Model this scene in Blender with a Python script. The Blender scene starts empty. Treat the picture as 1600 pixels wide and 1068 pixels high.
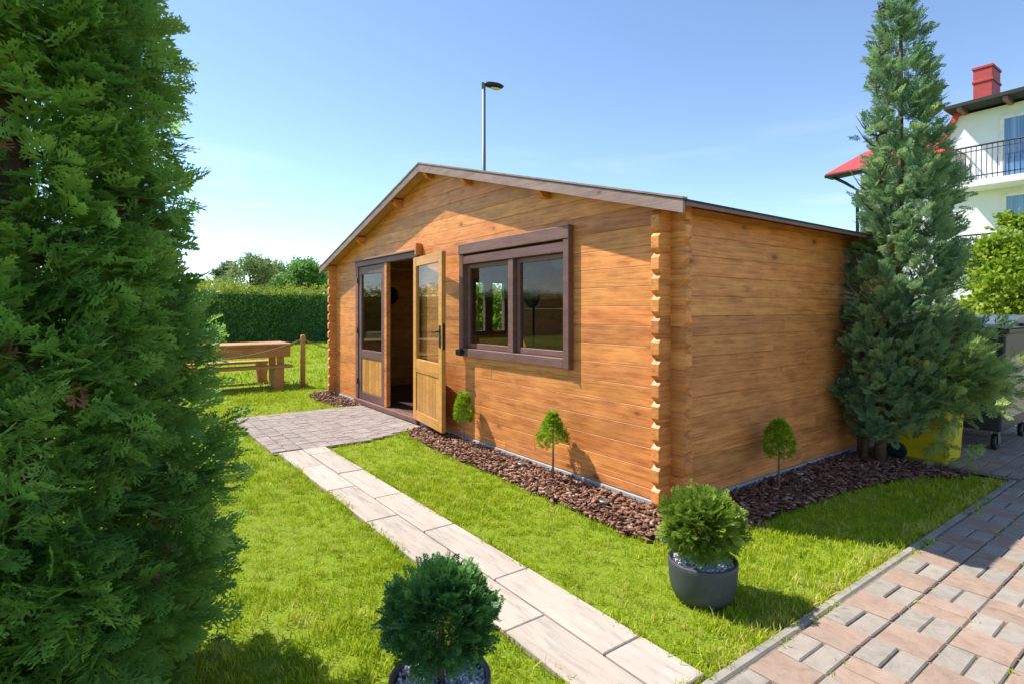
import bpy, bmesh, math, random
import numpy as np
from mathutils import Vector, Matrix
from mathutils.geometry import tessellate_polygon

random.seed(7); RNG = np.random.default_rng(7)
R = math.radians
S = bpy.context.scene
COL = S.collection

# ------------------------------------------------------------------ camera, sky, sun, exposure
F_PX, HORIZON, H_CAM = 872.0, 485.0, 1.40          # focal length and horizon of the 1600x1068 photo
YAW = R(143.5)
CAM = Vector((2.437, -3.161, H_CAM))
cam = bpy.data.cameras.new('camera'); cam_o = bpy.data.objects.new('camera', cam); COL.objects.link(cam_o)
cam.sensor_width = 36; cam.lens = F_PX / 1600 * 36; cam.shift_y = -(534 - HORIZON) / 1600
cam.clip_start = 0.05; cam.clip_end = 2000
cam_o.location = CAM; cam_o.rotation_euler = (R(90), 0, YAW - R(90)); S.camera = cam_o

SUN = Vector((1.33, 0.83, -2.107)).normalized()      # the way the light travels
EL = math.asin(-SUN.z); ROT = math.atan2(-SUN.x, -SUN.y)
W = bpy.data.worlds.new('World'); S.world = W; W.use_nodes = True
wn, wl = W.node_tree.nodes, W.node_tree.links
bg = wn['Background']
sky = wn.new('ShaderNodeTexSky'); sky.sky_type = 'NISHITA'; sky.sun_disc = False
sky.sun_elevation = EL; sky.sun_rotation = ROT; sky.altitude = 50; sky.air_density = 0.85; sky.dust_density = 0.05; sky.ozone_density = 2.2
# thin streaks of cirrus low over the whole horizon
tc = wn.new('ShaderNodeTexCoord'); sep = wn.new('ShaderNodeSeparateXYZ'); wl.new(tc.outputs['Generated'], sep.inputs[0])
mp = wn.new('ShaderNodeMapping'); mp.inputs['Scale'].default_value = (3.0, 3.0, 22.0); wl.new(tc.outputs['Generated'], mp.inputs[0])
cn = wn.new('ShaderNodeTexNoise'); cn.inputs['Scale'].default_value = 1.3; cn.inputs['Detail'].default_value = 6; cn.inputs['Roughness'].default_value = .55
wl.new(mp.outputs[0], cn.inputs['Vector'])
cr = wn.new('ShaderNodeValToRGB'); cr.color_ramp.elements[0].position = .50; cr.color_ramp.elements[1].position = .78; wl.new(cn.outputs['Fac'], cr.inputs[0])
hr = wn.new('ShaderNodeMapRange'); hr.inputs['From Min'].default_value = .32; hr.inputs['From Max'].default_value = .06
hr.inputs['To Min'].default_value = 0; hr.inputs['To Max'].default_value = .38; wl.new(sep.outputs['Z'], hr.inputs['Value'])
mm = wn.new('ShaderNodeMath'); mm.operation = 'MULTIPLY'; wl.new(cr.outputs['Color'], mm.inputs[0]); wl.new(hr.outputs[0], mm.inputs[1])
mx = wn.new('ShaderNodeMixRGB'); wl.new(mm.outputs[0], mx.inputs['Fac']); wl.new(sky.outputs['Color'], mx.inputs['Color1'])
mx.inputs['Color2'].default_value = (6.2, 6.7, 7.2, 1)
wl.new(mx.outputs['Color'], bg.inputs['Color']); bg.inputs['Strength'].default_value = 0.13
sun = bpy.data.lights.new('sun', 'SUN'); sun.energy = 4.3; sun.angle = R(.53); sun.color = (1.0, .94, .84)
sun_o = bpy.data.objects.new('sun', sun); COL.objects.link(sun_o); sun_o.location = (-20, -14, 32)
sun_o.rotation_euler = SUN.to_track_quat('-Z', 'Y').to_euler()
S.view_settings.view_transform = 'Standard'; S.view_settings.look = 'None'
S.view_settings.exposure = 0.95; S.view_settings.gamma = 1.0; S.view_settings.use_curve_mapping = False
S.render.engine = 'CYCLES'; S.cycles.max_bounces = 8; S.cycles.transparent_max_bounces = 8

# ------------------------------------------------------------------ helpers
def px_dir(x, y):
    v = Vector((math.cos(YAW), math.sin(YAW), 0)); r = Vector((math.sin(YAW), -math.cos(YAW), 0))
    return v + r * ((x - 800) / F_PX) + Vector((0, 0, (HORIZON - y) / F_PX))
def gnd(x, y, z=0.0):
    d = px_dir(x, y); return CAM + d * ((z - CAM.z) / d.z)
def atd(x, y, d): return CAM + px_dir(x, y) * d
def link(o, parent=None):
    COL.objects.link(o)
    if parent is not None: o.parent = parent
    return o
def mobj(name, me, mat=None, parent=None, loc=(0, 0, 0), rot=(0, 0, 0)):
    o = bpy.data.objects.new(name, me); link(o, parent); o.location = loc; o.rotation_euler = rot
    if mat and not me.materials: me.materials.append(mat)
    return o
def empty(name, label, cat, loc=(0, 0, 0), rz=0, group=None):
    o = bpy.data.objects.new(name, None); link(o); o.location = loc; o.rotation_euler = (0, 0, rz)
    return tag(o, label, cat, group)
def tag(o, label=None, cat=None, group=None, kind=None):
    for k, v in (('label', label), ('category', cat), ('group', group), ('kind', kind)):
        if v: o[k] = v
    return o
def struct(o, label=None): o['kind'] = 'structure'; return o if not label else tag(o, label)

class MB:
    """collects simple shapes, builds ONE mesh"""
    def __init__(s): s.bm = bmesh.new()
    def box(s, x0, x1, y0, y1, z0, z1, bev=0.0, M=None, taper=None):
        bm = s.bm if not bev else bmesh.new()
        vs = []
        for z in (z0, z1):
            k = taper if (taper and z == z0) else 1
            cx, cy = (x0 + x1) / 2, (y0 + y1) / 2
            for x, y in ((x0, y0), (x1, y0), (x1, y1), (x0, y1)):
                p = Vector((cx + (x - cx) * k, cy + (y - cy) * k, z)); vs.append(bm.verts.new(M @ p if M else p))
        for f in ((3, 2, 1, 0), (4, 5, 6, 7), (0, 1, 5, 4), (1, 2, 6, 5), (2, 3, 7, 6), (3, 0, 4, 7)):
            bm.faces.new([vs[i] for i in f])
        if bev:
            bmesh.ops.bevel(bm, geom=bm.edges[:], offset=bev, segments=1 if bev < .012 else 3, affect='EDGES', profile=.5)
            t = bpy.data.meshes.new('t'); bm.to_mesh(t); bm.free(); s.bm.from_mesh(t); bpy.data.meshes.remove(t)
        return s
    def tube(s, pts, rad, n=8, cap=True):
        pts = [Vector(p) for p in pts]; rad = rad if hasattr(rad, '__len__') else [rad] * len(pts)
        rings = []; up = None
        for i, p in enumerate(pts):
            d = (pts[min(i + 1, len(pts) - 1)] - pts[max(i - 1, 0)]).normalized()
            if up is None: up = Vector((1, 0, 0)) if abs(d.z) > .9 else Vector((0, 0, 1))
            a = d.cross(up).normalized(); b = a.cross(d).normalized(); up = b
            rings.append([s.bm.verts.new(p + (a * math.cos(t) + b * math.sin(t)) * rad[i]) for t in [2 * math.pi * k / n for k in range(n)]])
        for A, B in zip(rings, rings[1:]):
            for k in range(n):
                f = s.bm.faces.new((A[k], A[(k + 1) % n], B[(k + 1) % n], B[k])); f.smooth = True
        if cap: s.bm.faces.new(rings[0][::-1]); s.bm.faces.new(rings[-1])
        return s
    def lathe(s, prof, n=40, M=None):
        rings = []
        for r, z in prof:
            ring = []
            for k in range(n):
                p = Vector((r * math.cos(2 * math.pi * k / n), r * math.sin(2 * math.pi * k / n), z)); ring.append(s.bm.verts.new(M @ p if M else p))
            rings.append(ring)
        for A, B in zip(rings, rings[1:]):
            for k in range(n):
                f = s.bm.faces.new((A[k], A[(k + 1) % n], B[(k + 1) % n], B[k])); f.smooth = True
        s.bm.faces.new(rings[0][::-1]); s.bm.faces.new(rings[-1]); return s
    def prism(s, poly, y0, y1, M=None):
        """polygon in x,z pulled along y"""
        A = [s.bm.verts.new((M @ Vector((x, y0, z))) if M else (x, y0, z)) for x, z in poly]
        B = [s.bm.verts.new((M @ Vector((x, y1, z))) if M else (x, y1, z)) for x, z in poly]
        s.bm.faces.new(A); s.bm.faces.new(B[::-1]); n = len(poly)
        for i in range(n): s.bm.faces.new((A[i], B[i], B[(i + 1) % n], A[(i + 1) % n]))
        return s
    def mesh(s, name):
        bmesh.ops.recalc_face_normals(s.bm, faces=s.bm.faces[:])
        me = bpy.data.meshes.new(name); s.bm.to_mesh(me); s.bm.free(); return me
    def build(s, name, mat, parent=None, loc=(0, 0, 0), rot=(0, 0, 0)):
        return mobj(name, s.mesh(name), mat, parent, loc, rot)
def sheet(name, poly, z, mat, parent=None):
    tris = tessellate_polygon([[Vector((x, y, 0)) for x, y in poly]]); me = bpy.data.meshes.new(name)
    P = [Vector((x, y, z)) for x, y in poly]; up = lambda t: t if (P[t[1]] - P[t[0]]).cross(P[t[2]] - P[t[0]]).z > 0 else (t[0], t[2], t[1])
    me.from_pydata(P, [], [up(t) for t in tris]); me.update()
    return mobj(name, me, mat, parent)
def in_poly(P, poly):
    x, y = P[:, 0], P[:, 1]; ins = np.zeros(len(P), bool); n = len(poly)
    for i in range(n):
        x0, y0 = poly[i]; x1, y1 = poly[(i + 1) % n]
        c = ((y0 > y) != (y1 > y)); t = (x1 - x0) * (y - y0) / ((y1 - y0) if y1 != y0 else 1e-9) + x0
        ins ^= c & (x < t)
    return ins

# ---- many small pieces joined into one mesh with numpy
def rot_from_axes(ax, nrm):
    """rotation matrices whose local X is ax and local Z is close to nrm"""
    ax = ax / np.linalg.norm(ax, axis=1, keepdims=True)
    b = np.cross(nrm, ax); b /= np.linalg.norm(b, axis=1, keepdims=True) + 1e-9
    c = np.cross(ax, b); return np.stack([ax, b, c], axis=2)
def rand_dirs(n):
    d = RNG.normal(size=(n, 3)); return d / np.linalg.norm(d, axis=1, keepdims=True)
def swarm(name, protos, pos, rot, scl, mat, parent=None, rnd=None, kind='stuff'):
    n = len(pos); idx = RNG.integers(0, len(protos), n); scl = np.asarray(scl, float)
    if scl.ndim == 1: scl = scl[:, None] * np.ones((1, 3))
    if rnd is None: rnd = RNG.random(n)
    V, T, A, B, off = [], [], [], [], 0
    for k, (pv, pt) in enumerate(protos):
        m = np.where(idx == k)[0]
        if not len(m): continue
        q = pv[None] * scl[m][:, None, :]
        q = np.einsum('nij,nvj->nvi', rot[m], q) + pos[m][:, None, :]
        nv = len(pv); V.append(q.reshape(-1, 3)); T.append((pt[None] + (np.arange(len(m)) * nv)[:, None, None] + off).reshape(-1, 3))
        A.append(np.repeat(rnd[m], nv)); ext = np.ptp(pv[:, 0]) + 1e-9
        B.append(np.tile((pv[:, 0] - pv[:, 0].min()) / ext, len(m))); off += len(m) * nv
    V = np.concatenate(V); T = np.concatenate(T); A = np.concatenate(A); B = np.concatenate(B)
    me = bpy.data.meshes.new(name); me.vertices.add(len(V)); me.vertices.foreach_set('co', V.astype(np.float32).ravel())
    me.loops.add(len(T) * 3); me.loops.foreach_set('vertex_index', T.astype(np.int32).ravel())
    me.polygons.add(len(T)); me.polygons.foreach_set('loop_start', np.arange(0, len(T) * 3, 3, dtype=np.int32))
    for nm, arr in (('rnd', A), ('tip', B)):
        at = me.attributes.new(nm, 'FLOAT', 'POINT'); at.data.foreach_set('value', arr.astype(np.float32))
    me.update(calc_edges=True); me.validate()
    o = mobj(name, me, mat, parent)
    if kind: o['kind'] = kind
    return o
def diamonds(segs):
    """list of (base, tip, width, normal): flat pointed scales, two triangles each"""
    V, T = [], []
    for b, t, w, nr in segs:
        b, t = np.array(b, float), np.array(t, float); d = t - b; s = np.cross(nr, d); s /= np.linalg.norm(s) + 1e-9
        i = len(V); m = b + d * .45; V += [b, m + s * w, t, m - s * w]; T += [(i, i + 1, i + 2), (i, i + 2, i + 3)]
    return np.array(V), np.array(T)
def spray(pairs=6, sub=2, ang=42, spread=.5, seed=0, droop=.18, wid=.045, subfrac=.45):
    """flat fan of scale leaves, length 1 along +X, like the spray of an arborvitae or a cypress"""
    g = random.Random(seed); segs = []
    def z(x): return -droop * x * x
    segs.append(((0, 0, 0), (.55, 0, z(.55)), wid * .45, (0, 0, 1))); segs.append(((.5, 0, z(.5)), (1, 0, z(1)), wid * .7, (0, 0, 1)))
    for i in range(pairs):
        for sd in (-1, 1):
            t = .06 + .84 * (i + (.25 if sd > 0 else 0)) / pairs; L = (spread * (1 - t) ** .75 + .13) * g.uniform(.8, 1.15)
            a = R(ang + g.uniform(-9, 9)) * sd; b = np.array((t, 0, z(t))); dz = g.uniform(-.10, .12)
            d = np.array((math.cos(a), math.sin(a), dz)); e = b + d * L; nr = np.array((g.uniform(-.4, .4), g.uniform(-.4, .4), 1.))
            segs.append((b, e, wid * .8, nr))
            for j in range(sub):
                for s2 in (-1, 1):
                    tt = .30 + .5 * j / max(1, sub - 1) if sub > 1 else .5
                    a2 = a + R(38 + g.uniform(-8, 8)) * s2; l2 = L * subfrac * (1.15 - tt * .6)
                    b2 = b + d * L * tt
                    segs.append((b2, b2 + np.array((math.cos(a2), math.sin(a2), dz + g.uniform(-.15, .15))) * l2, wid * .7, nr))
    return diamonds(segs)
def leaf_clump(n=8, seed=0, size=.45, w=.42):
    g = random.Random(seed); segs = []
    for i in range(n):
        b = np.array([g.gauss(0, .35) for _ in range(3)]); d = np.array([g.gauss(.3, 1), g.gauss(0, 1), g.gauss(0, 1)]); d /= np.linalg.norm(d)
        segs.append((b, b + d * size, size * w, np.array([g.gauss(0, 1) for _ in range(3)])))
    return diamonds(segs)

# ------------------------------------------------------------------ materials
class NT:
    def __init__(s, name):
        s.m = bpy.data.materials.new(name); s.m.use_nodes = True; s.n = s.m.node_tree.nodes; s.l = s.m.node_tree.links
        s.b = s.n['Principled BSDF']; s.out = s.n['Material Output']
    def new(s, t, **kw):
        nd = s.n.new(t)
        for k, v in kw.items():
            if k in nd.inputs: s.set(nd.inputs[k], v)
            else: setattr(nd, k, v)
        return nd
    def set(s, sock, v):
        if isinstance(v, bpy.types.NodeSocket): s.l.new(v, sock)
        else: sock.default_value = (*v, 1) if isinstance(v, tuple) and len(v) == 3 and sock.type == 'RGBA' else v
    def math(s, op, a, b=0.0, clamp=False):
        nd = s.n.new('ShaderNodeMath'); nd.operation = op; nd.use_clamp = clamp; s.set(nd.inputs[0], a); s.set(nd.inputs[1], b); return nd.outputs[0]
    def mix(s, f, a, b, blend='MIX'):
        nd = s.n.new('ShaderNodeMixRGB'); nd.blend_type = blend; s.set(nd.inputs[0], f); s.set(nd.inputs[1], a); s.set(nd.inputs[2], b); return nd.outputs[0]
    def ramp(s, f, stops):
        nd = s.n.new('ShaderNodeValToRGB'); e = nd.color_ramp.elements
        while len(e) < len(stops): e.new(.5)
        for el, (p, c) in zip(e, stops): el.position = p; el.color = (*c, 1) if hasattr(c, '__len__') else (c, c, c, 1)
        s.set(nd.inputs[0], f); return nd.outputs[0]
    def coord(s, kind='Object', scale=(1, 1, 1), offset=None):
        t = s.new('ShaderNodeTexCoord').outputs[kind] if kind != 'World' else s.new('ShaderNodeNewGeometry').outputs['Position']
        mp = s.new('ShaderNodeMapping'); mp.inputs['Scale'].default_value = scale; s.l.new(t, mp.inputs[0])
        if offset is not None: s.l.new(offset, mp.inputs['Location'])
        return mp.outputs[0]
    def noise(s, vec, scale, detail=4, rough=.55, dist=0.0):
        nd = s.new('ShaderNodeTexNoise', Scale=scale, Detail=detail, Roughness=rough, Distortion=dist); s.l.new(vec, nd.inputs['Vector']); return nd.outputs['Fac']
    def rand(s): return s.new('ShaderNodeObjectInfo').outputs['Random']
    def randvec(s, k=37.0):
        r = s.rand(); c = s.new('ShaderNodeCombineXYZ'); s.l.new(s.math('MULTIPLY', r, k), c.inputs[0]); s.l.new(s.math('MULTIPLY', r, k * 1.7), c.inputs[1]); s.l.new(s.math('MULTIPLY', r, k * 2.3), c.inputs[2]); return c.outputs[0]
    def bump(s, h, strength=.3, dist=.01):
        b = s.new('ShaderNodeBump', Strength=strength, Distance=dist); s.l.new(h, b.inputs['Height']); s.l.new(b.outputs[0], s.b.inputs['Normal'])
    def done(s, color=None, rough=.6, spec=.4, metal=0.0):
        if color is not None: s.set(s.b.inputs['Base Color'], color)
        s.set(s.b.inputs['Roughness'], rough); s.b.inputs['Specular IOR Level'].default_value = spec; s.b.inputs['Metallic'].default_value = metal
        return s.m

def wood(name, light, dark, knot, rough=.5, knots=True, var=.32, gscale=1.0):
    t = NT(name); off = t.randvec(); r = t.rand()
    g = t.noise(t.coord(scale=(1.1, 14, 26), offset=off), 2.2 * gscale, 6, .6, .6)
    fine = t.noise(t.coord(scale=(2.5, 60, 120), offset=off), 3.0 * gscale, 3, .6)
    blot = t.noise(t.coord(scale=(2.4, 3, 6), offset=off), 2.0, 5, .65)
    c = t.mix(t.ramp(g, [(.36, 0), (.62, 1)]), dark, light)
    c = t.mix(t.math('MULTIPLY', t.ramp(fine, [(.45, 0), (.7, 1)]), .42), c, tuple(x * .62 for x in dark))
    c = t.mix(t.ramp(blot, [(.40, 0), (.70, .55)]), c, tuple(min(1, x * 1.25) for x in light))
    if knots:
        v = t.new('ShaderNodeTexVoronoi', Scale=1.0, Randomness=1.0); t.l.new(t.coord(scale=(2.8, .01, 6.0), offset=off), v.inputs['Vector'])
        sepc = t.new('ShaderNodeSeparateColor'); t.l.new(v.outputs['Color'], sepc.inputs[0])
        keep = t.math('GREATER_THAN', sepc.outputs[0], .42)
        sz = t.math('ADD', t.math('MULTIPLY', t.math('MULTIPLY', sepc.outputs[1], sepc.outputs[2]), .17), .06)
        kd = t.math('DIVIDE', v.outputs['Distance'], sz)
        k = t.math('MULTIPLY', t.ramp(kd, [(.45, 1), (1.0, 0)]), keep); halo = t.math('MULTIPLY', t.ramp(t.math('MULTIPLY', kd, .4), [(.3, .45), (1.0, 0)]), keep)
        c = t.mix(halo, c, tuple((a + b) / 2 for a, b in zip(dark, knot))); c = t.mix(t.math('MULTIPLY', k, .72), c, knot)
    wz = t.noise(t.coord('World', scale=(1, 1, 2.2)), 1.7, 5, .65); c = t.mix(t.ramp(wz, [(.42, 0), (.72, .30)]), c, tuple(x * .55 for x in dark))
    m = t.math('ADD', t.math('MULTIPLY', r, var), 1 - var / 2)
    hs = t.new('ShaderNodeHueSaturation'); t.l.new(c, hs.inputs['Color']); t.l.new(m, hs.inputs['Value'])
    t.l.new(t.math('ADD', t.math('MULTIPLY', t.math('FRACT', t.math('MULTIPLY', r, 7.3)), .008), .496), hs.inputs['Hue'])
    t.bump(t.math('ADD', t.math('MULTIPLY', g, .6), t.math('MULTIPLY', fine, .4)), .22, .004)
    return t.done(hs.outputs[0], rough, .35)

def plain(name, col, rough=.5, spec=.4, metal=0.0, var=.12, nscale=6.0, bump=.1):
    t = NT(name); n = t.noise(t.coord(), nscale, 5, .6)
    c = t.mix(t.ramp(n, [(.3, 0), (.75, 1)]), tuple(x * (1 - var) for x in col), tuple(min(1, x * (1 + var)) for x in col))
    if bump: t.bump(t.noise(t.coord(), nscale * 9, 3), bump, .003)
    return t.done(c, rough, spec, metal)

def foliage(name, cols, trans=.3, rough=.55, spec=.25, patch=1.2):
    """cols: dark, mid, light, picked per leaf; new growth at the tip is a little lighter"""
    t = NT(name)
    a = t.new('ShaderNodeAttribute', attribute_name='rnd').outputs['Fac']; tip = t.new('ShaderNodeAttribute', attribute_name='tip').outputs['Fac']
    n = t.noise(t.coord('World'), patch, 3, .6)
    f = t.math('ADD', t.math('ADD', t.math('MULTIPLY', a, .55), t.math('MULTIPLY', tip, .22)), t.math('MULTIPLY', t.math('SUBTRACT', n, .38), .75), True)
    c = t.ramp(f, [(.05, cols[0]), (.5, cols[1]), (.95, cols[2])])
    t.done(c, rough, spec)
    tr = t.new('ShaderNodeBsdfTranslucent'); t.l.new(c, tr.inputs['Color'])
    mixs = t.new('ShaderNodeMixShader'); mixs.inputs[0].default_value = trans
    t.l.new(t.b.outputs[0], mixs.inputs[1]); t.l.new(tr.outputs[0], mixs.inputs[2]); t.l.new(mixs.outputs[0], t.out.inputs['Surface'])
    return t.m

def glass(name, tint=(.86, .9, .9)):
    t = NT(name); t.n.remove(t.b)
    g = t.new('ShaderNodeBsdfGlossy', Roughness=.0); g.inputs['Color'].default_value = (1, 1, 1, 1)
    tr = t.new('ShaderNodeBsdfTransparent'); tr.inputs['Color'].default_value = (*tint, 1)
    fr = t.new('ShaderNodeFresnel', IOR=1.52); bf = t.new('ShaderNodeNewGeometry').outputs['Backfacing']; bw = t.math('MULTIPLY', t.math('MULTIPLY', fr.outputs[0], .8, True), t.math('SUBTRACT', 1.0, bf))
    mixs = t.new('ShaderNodeMixShader'); t.l.new(bw, mixs.inputs[0]); t.l.new(tr.outputs[0], mixs.inputs[1]); t.l.new(g.outputs[0], mixs.inputs[2])
    t.l.new(mixs.outputs[0], t.out.inputs['Surface']); return t.m

M = {}
M['log'] = wood('log_stain', (.74, .295, .085), (.45, .138, .028), (.12, .036, .011), .5)
M['log_end'] = wood('end_grain', (.55, .36, .18), (.40, .24, .11), (.2, .1, .04), .7, False)
M['leaf_wood'] = wood('door_stain', (.52, .255, .065), (.45, .20, .045), (.2, .08, .02), .42, False)
M['brown'] = wood('brown_stain', (.200, .100, .082), (.140, .068, .056), (.05, .03, .025), .5, False)
M['barge'] = wood('weathered_brown_stain', (.30, .205, .18), (.19, .122, .105), (.06, .035, .03), .65, True)
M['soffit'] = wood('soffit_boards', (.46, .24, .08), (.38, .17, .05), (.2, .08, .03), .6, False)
M['table_wood'] = wood('table_wood', (.50, .27, .10), (.38, .18, .055), (.16, .07, .03), .6, True)
M['floor_in'] = wood('floor_boards', (.10, .06, .045), (.06, .035, .028), (.03, .02, .015), .5, False)
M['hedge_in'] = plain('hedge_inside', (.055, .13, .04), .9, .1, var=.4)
M['felt'] = plain('roof_felt', (.045, .05, .048), .9, .2, nscale=30, bump=.5)
M['concrete'] = plain('footing_concrete', (.36, .37, .37), .85, .2, var=.2, nscale=8, bump=.4)
M['glass'] = glass('window_glass')
M['steel_dark'] = plain('dark_metal', (.035, .033, .032), .38, .5, .7)
M['black'] = plain('black_plastic', (.018, .018, .02), .45, .4)
M['white_paint'] = plain('white_paint', (.72, .72, .70), .5)
M['rope'] = plain('rope_fibre', (.30, .24, .16), .9, .1, var=.3, nscale=90, bump=.8)
M['galv'] = plain('galvanised_steel', (.34, .35, .36), .32, .5, .85, var=.15, nscale=14)
M['lamp_pole'] = plain('painted_pole', (.13, .165, .20), .45, .4, .3)
M['yellow'] = plain('yellow_plastic', (.72, .55, .012), .38, .4, var=.06, nscale=5, bump=.05)
M['cont'] = plain('anthracite_plastic', (.035, .04, .046), .4, .4)
M['lid'] = plain('bin_lid_plastic', (.10, .135, .185), .3, .5, var=.1)
M['render'] = plain('white_render', (.74, .75, .77), .85, .2, var=.04, nscale=3, bump=.1)
M['roof_red'] = plain('red_roof', (.50, .055, .045), .5, .4, var=.18, nscale=4)
M['chimney'] = plain('red_chimney', (.42, .06, .06), .6, .3, var=.15, nscale=8)
M['bark'] = plain('bark', (.13, .085, .055), .9, .1, var=.4, nscale=20, bump=.9)
M['stem'] = plain('pale_stem', (.26, .19, .12), .85, .1, var=.3, nscale=40, bump=.4)
M['gravel_bed'] = plain('gravel_bed', (.45, .47, .50), .8, .2, var=.5, nscale=70, bump=.6)
M['cushion'] = plain('lamp_shade_fabric', (.62, .58, .50), .8, .2)
M['lamp_yellow'] = plain('amber_shade', (.45, .30, .05), .4, .4)
M['wall_beige'] = plain('garden_wall', (.42, .36, .28), .9, .2, var=.18, nscale=3, bump=.3)

t = NT('pot_stone'); nz = t.noise(t.coord(scale=(1, 1, .6)), 5, 6, .65)
M['pot'] = (t.bump(t.noise(t.coord(), 60, 4), .25, .003), t.done(t.ramp(nz, [(.3, (.040, .047, .052)), (.55, (.058, .066, .070)), (.8, (.095, .102, .105))]), .55, .4))[1]
t = NT('pebble'); a = t.new('ShaderNodeAttribute', attribute_name='rnd').outputs['Fac']
M['pebble'] = t.done(t.ramp(a, [(0, (.42, .45, .48)), (.4, (.62, .64, .66)), (1, (.82, .82, .82))]), .6, .4)
t = NT('bark_chip'); a = t.new('ShaderNodeAttribute', attribute_name='rnd').outputs['Fac']
nz = t.noise(t.coord('World'), 160, 3)
M['chip'] = t.done(t.mix(t.math('MULTIPLY', nz, .45), t.ramp(a, [(0, (.11, .045, .028)), (.35, (.22, .105, .066)), (.7, (.34, .18, .115)), (.93, (.44, .27, .19)), (1, (.58, .42, .32))]), (.05, .025, .018)), .8, .2)
t = NT('mulch_soil'); nz = t.noise(t.coord('World'), 70, 5)
t.bump(nz, .9, .02); M['mulch'] = t.done(t.ramp(nz, [(.3, (.03, .015, .011)), (.7, (.12, .06, .04))]), .95, .1)
t = NT('lawn_ground'); n1 = t.noise(t.coord('World'), 1.3, 6, .65); n2 = t.noise(t.coord('World'), 45, 4, .7); n3 = t.noise(t.coord('World'), .12, 3)
c = t.mix(t.ramp(n2, [(.32, 0), (.68, 1)]), (.16, .22, .014), (.29, .37, .026)); c = t.mix(t.ramp(n1, [(.56, 0), (.74, .55)]), c, (.23, .22, .085)); c = t.mix(t.ramp(n3, [(.4, 0), (.7, .4)]), c, (.13, .21, .02))
t.bump(n2, .8, .03); M['lawn'] = t.done(c, .9, .1)
t = NT('bare_soil'); nz = t.noise(t.coord('World'), 38, 6, .7); t.bump(nz, .6, .02)
M['soil'] = t.done(t.ramp(nz, [(.3, (.20, .15, .09)), (.55, (.34, .27, .18)), (.8, (.46, .39, .29))]), .95, .1)
def slab_mat(name, cols, ystretch=(2.2, 16, 16)):
    t = NT(name); off = t.randvec(); r = t.rand()
    g = t.noise(t.coord(scale=ystretch, offset=off), 1.6, 6, .65, .5); b = t.noise(t.coord(scale=(1.5, 2.5, 1), offset=off), 2.0, 4, .6); sp = t.noise(t.coord(offset=off), 240, 2)
    c = t.ramp(g, [(.28, cols[0]), (.48, cols[1]), (.72, cols[2])]); c = t.mix(t.ramp(b, [(.46, 0), (.72, .6)]), c, cols[3])
    c = t.mix(t.math('MULTIPLY', t.ramp(sp, [(.5, 0), (.75, 1)]), .25), c, tuple(x * .55 for x in cols[0]))
    hs = t.new('ShaderNodeHueSaturation'); t.l.new(c, hs.inputs['Color']); t.l.new(t.math('ADD', t.math('MULTIPLY', r, .15), .925), hs.inputs['Value'])
    t.bump(t.math('ADD', g, t.math('MULTIPLY', sp, .3)), .35, .006); return t.done(hs.outputs[0], .85, .2)
M['slab'] = slab_mat('path_slab', [(.28, .25, .22), (.42, .365, .31), (.49, .435, .375), (.45, .335, .265)])
M['patio'] = slab_mat('patio_paver', [(.18, .15, .135), (.275, .23, .205), (.37, .32, .285), (.33, .235, .20)], (5, 5, 5))
M['paver_grey'] = slab_mat('grey_paver', [(.215, .188, .155), (.30, .265, .222), (.36, .325, .275), (.34, .27, .222)], (9, 9, 9))
M['paver_red'] = slab_mat('red_paver', [(.25, .168, .126), (.325, .228, .175), (.38, .278, .215), (.34, .265, .205)], (9, 9, 9))
M['kerb'] = slab_mat('kerb_stone', [(.20, .18, .145), (.30, .27, .225), (.37, .335, .28), (.28, .235, .175)], (5, 5, 5))
M['sand'] = plain('joint_sand', (.22, .19, .14), .95, .1, var=.4, nscale=60, bump=.5)
M['thuja'] = foliage('arborvitae_leaf', [(0.07, 0.165, 0.04), (0.225, 0.43, 0.08), (0.48, 0.68, 0.15)], 0.46, .5, .3, 2.2)
M['conifer'] = foliage('cypress_leaf', [(0.07, 0.15, 0.085), (0.21, 0.35, 0.155), (0.46, 0.58, 0.25)], 0.4, .55, .25, 2.0)
M['branch_sunlit_tint'] = foliage('cypress_leaf_sunlit_tint', [(.12, .22, .06), (.30, .42, .12), (.55, .64, .22)], .4, .55, .25, 4.0)  # same plant as the cypress leaf; sunlight on the low branch put into lighter colours
M['ball_dark'] = foliage('globe_leaf_dark', [(0.038, 0.114, 0.03), (0.085, 0.218, 0.048), (0.162, 0.332, 0.067)], .22, .5, .3, 6)
M['ball_light'] = foliage('globe_leaf_light', [(0.09, 0.18, 0.02), (0.21, 0.32, 0.035), (0.42, 0.52, 0.075)], 0.32, .5, .3, 6)
M['cone'] = foliage('topiary_leaf', [(0.15, 0.28, 0.012), (0.29, 0.46, 0.018), (0.45, 0.62, 0.04)], 0.35, .5, .3, 6)
M['hedge'] = foliage('hedge_leaf', [(0.05, 0.15, 0.04), (0.11, 0.26, 0.055), (0.28, 0.4, 0.065)], 0.3, .6, .2, .5)
M['hedge_new'] = foliage('hedge_new_growth', [(0.2, 0.26, 0.03), (0.36, 0.43, 0.05), (0.52, 0.56, 0.09)], 0.35, .6, .2, .5)
M['tree_a'] = foliage('tree_leaf_olive', [(0.13, 0.2, 0.07), (0.25, 0.33, 0.12), (0.42, 0.48, 0.19)], 0.35, .6, .2, .5)
M['tree_b'] = foliage('tree_leaf_green', [(0.08, 0.19, 0.05), (0.18, 0.35, 0.08), (0.28, 0.46, 0.11)], 0.35, .6, .2, .5)
M['tree_c'] = foliage('tree_leaf_dark', [(0.06, 0.12, 0.055), (0.12, 0.21, 0.08), (0.19, 0.28, 0.11)], 0.3, .6, .2, .5)
M['shrub'] = foliage('shrub_leaf', [(0.12, 0.21, 0.012), (0.25, 0.37, 0.02), (0.46, 0.55, 0.06)], 0.45, .5, .3, 2)
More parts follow.
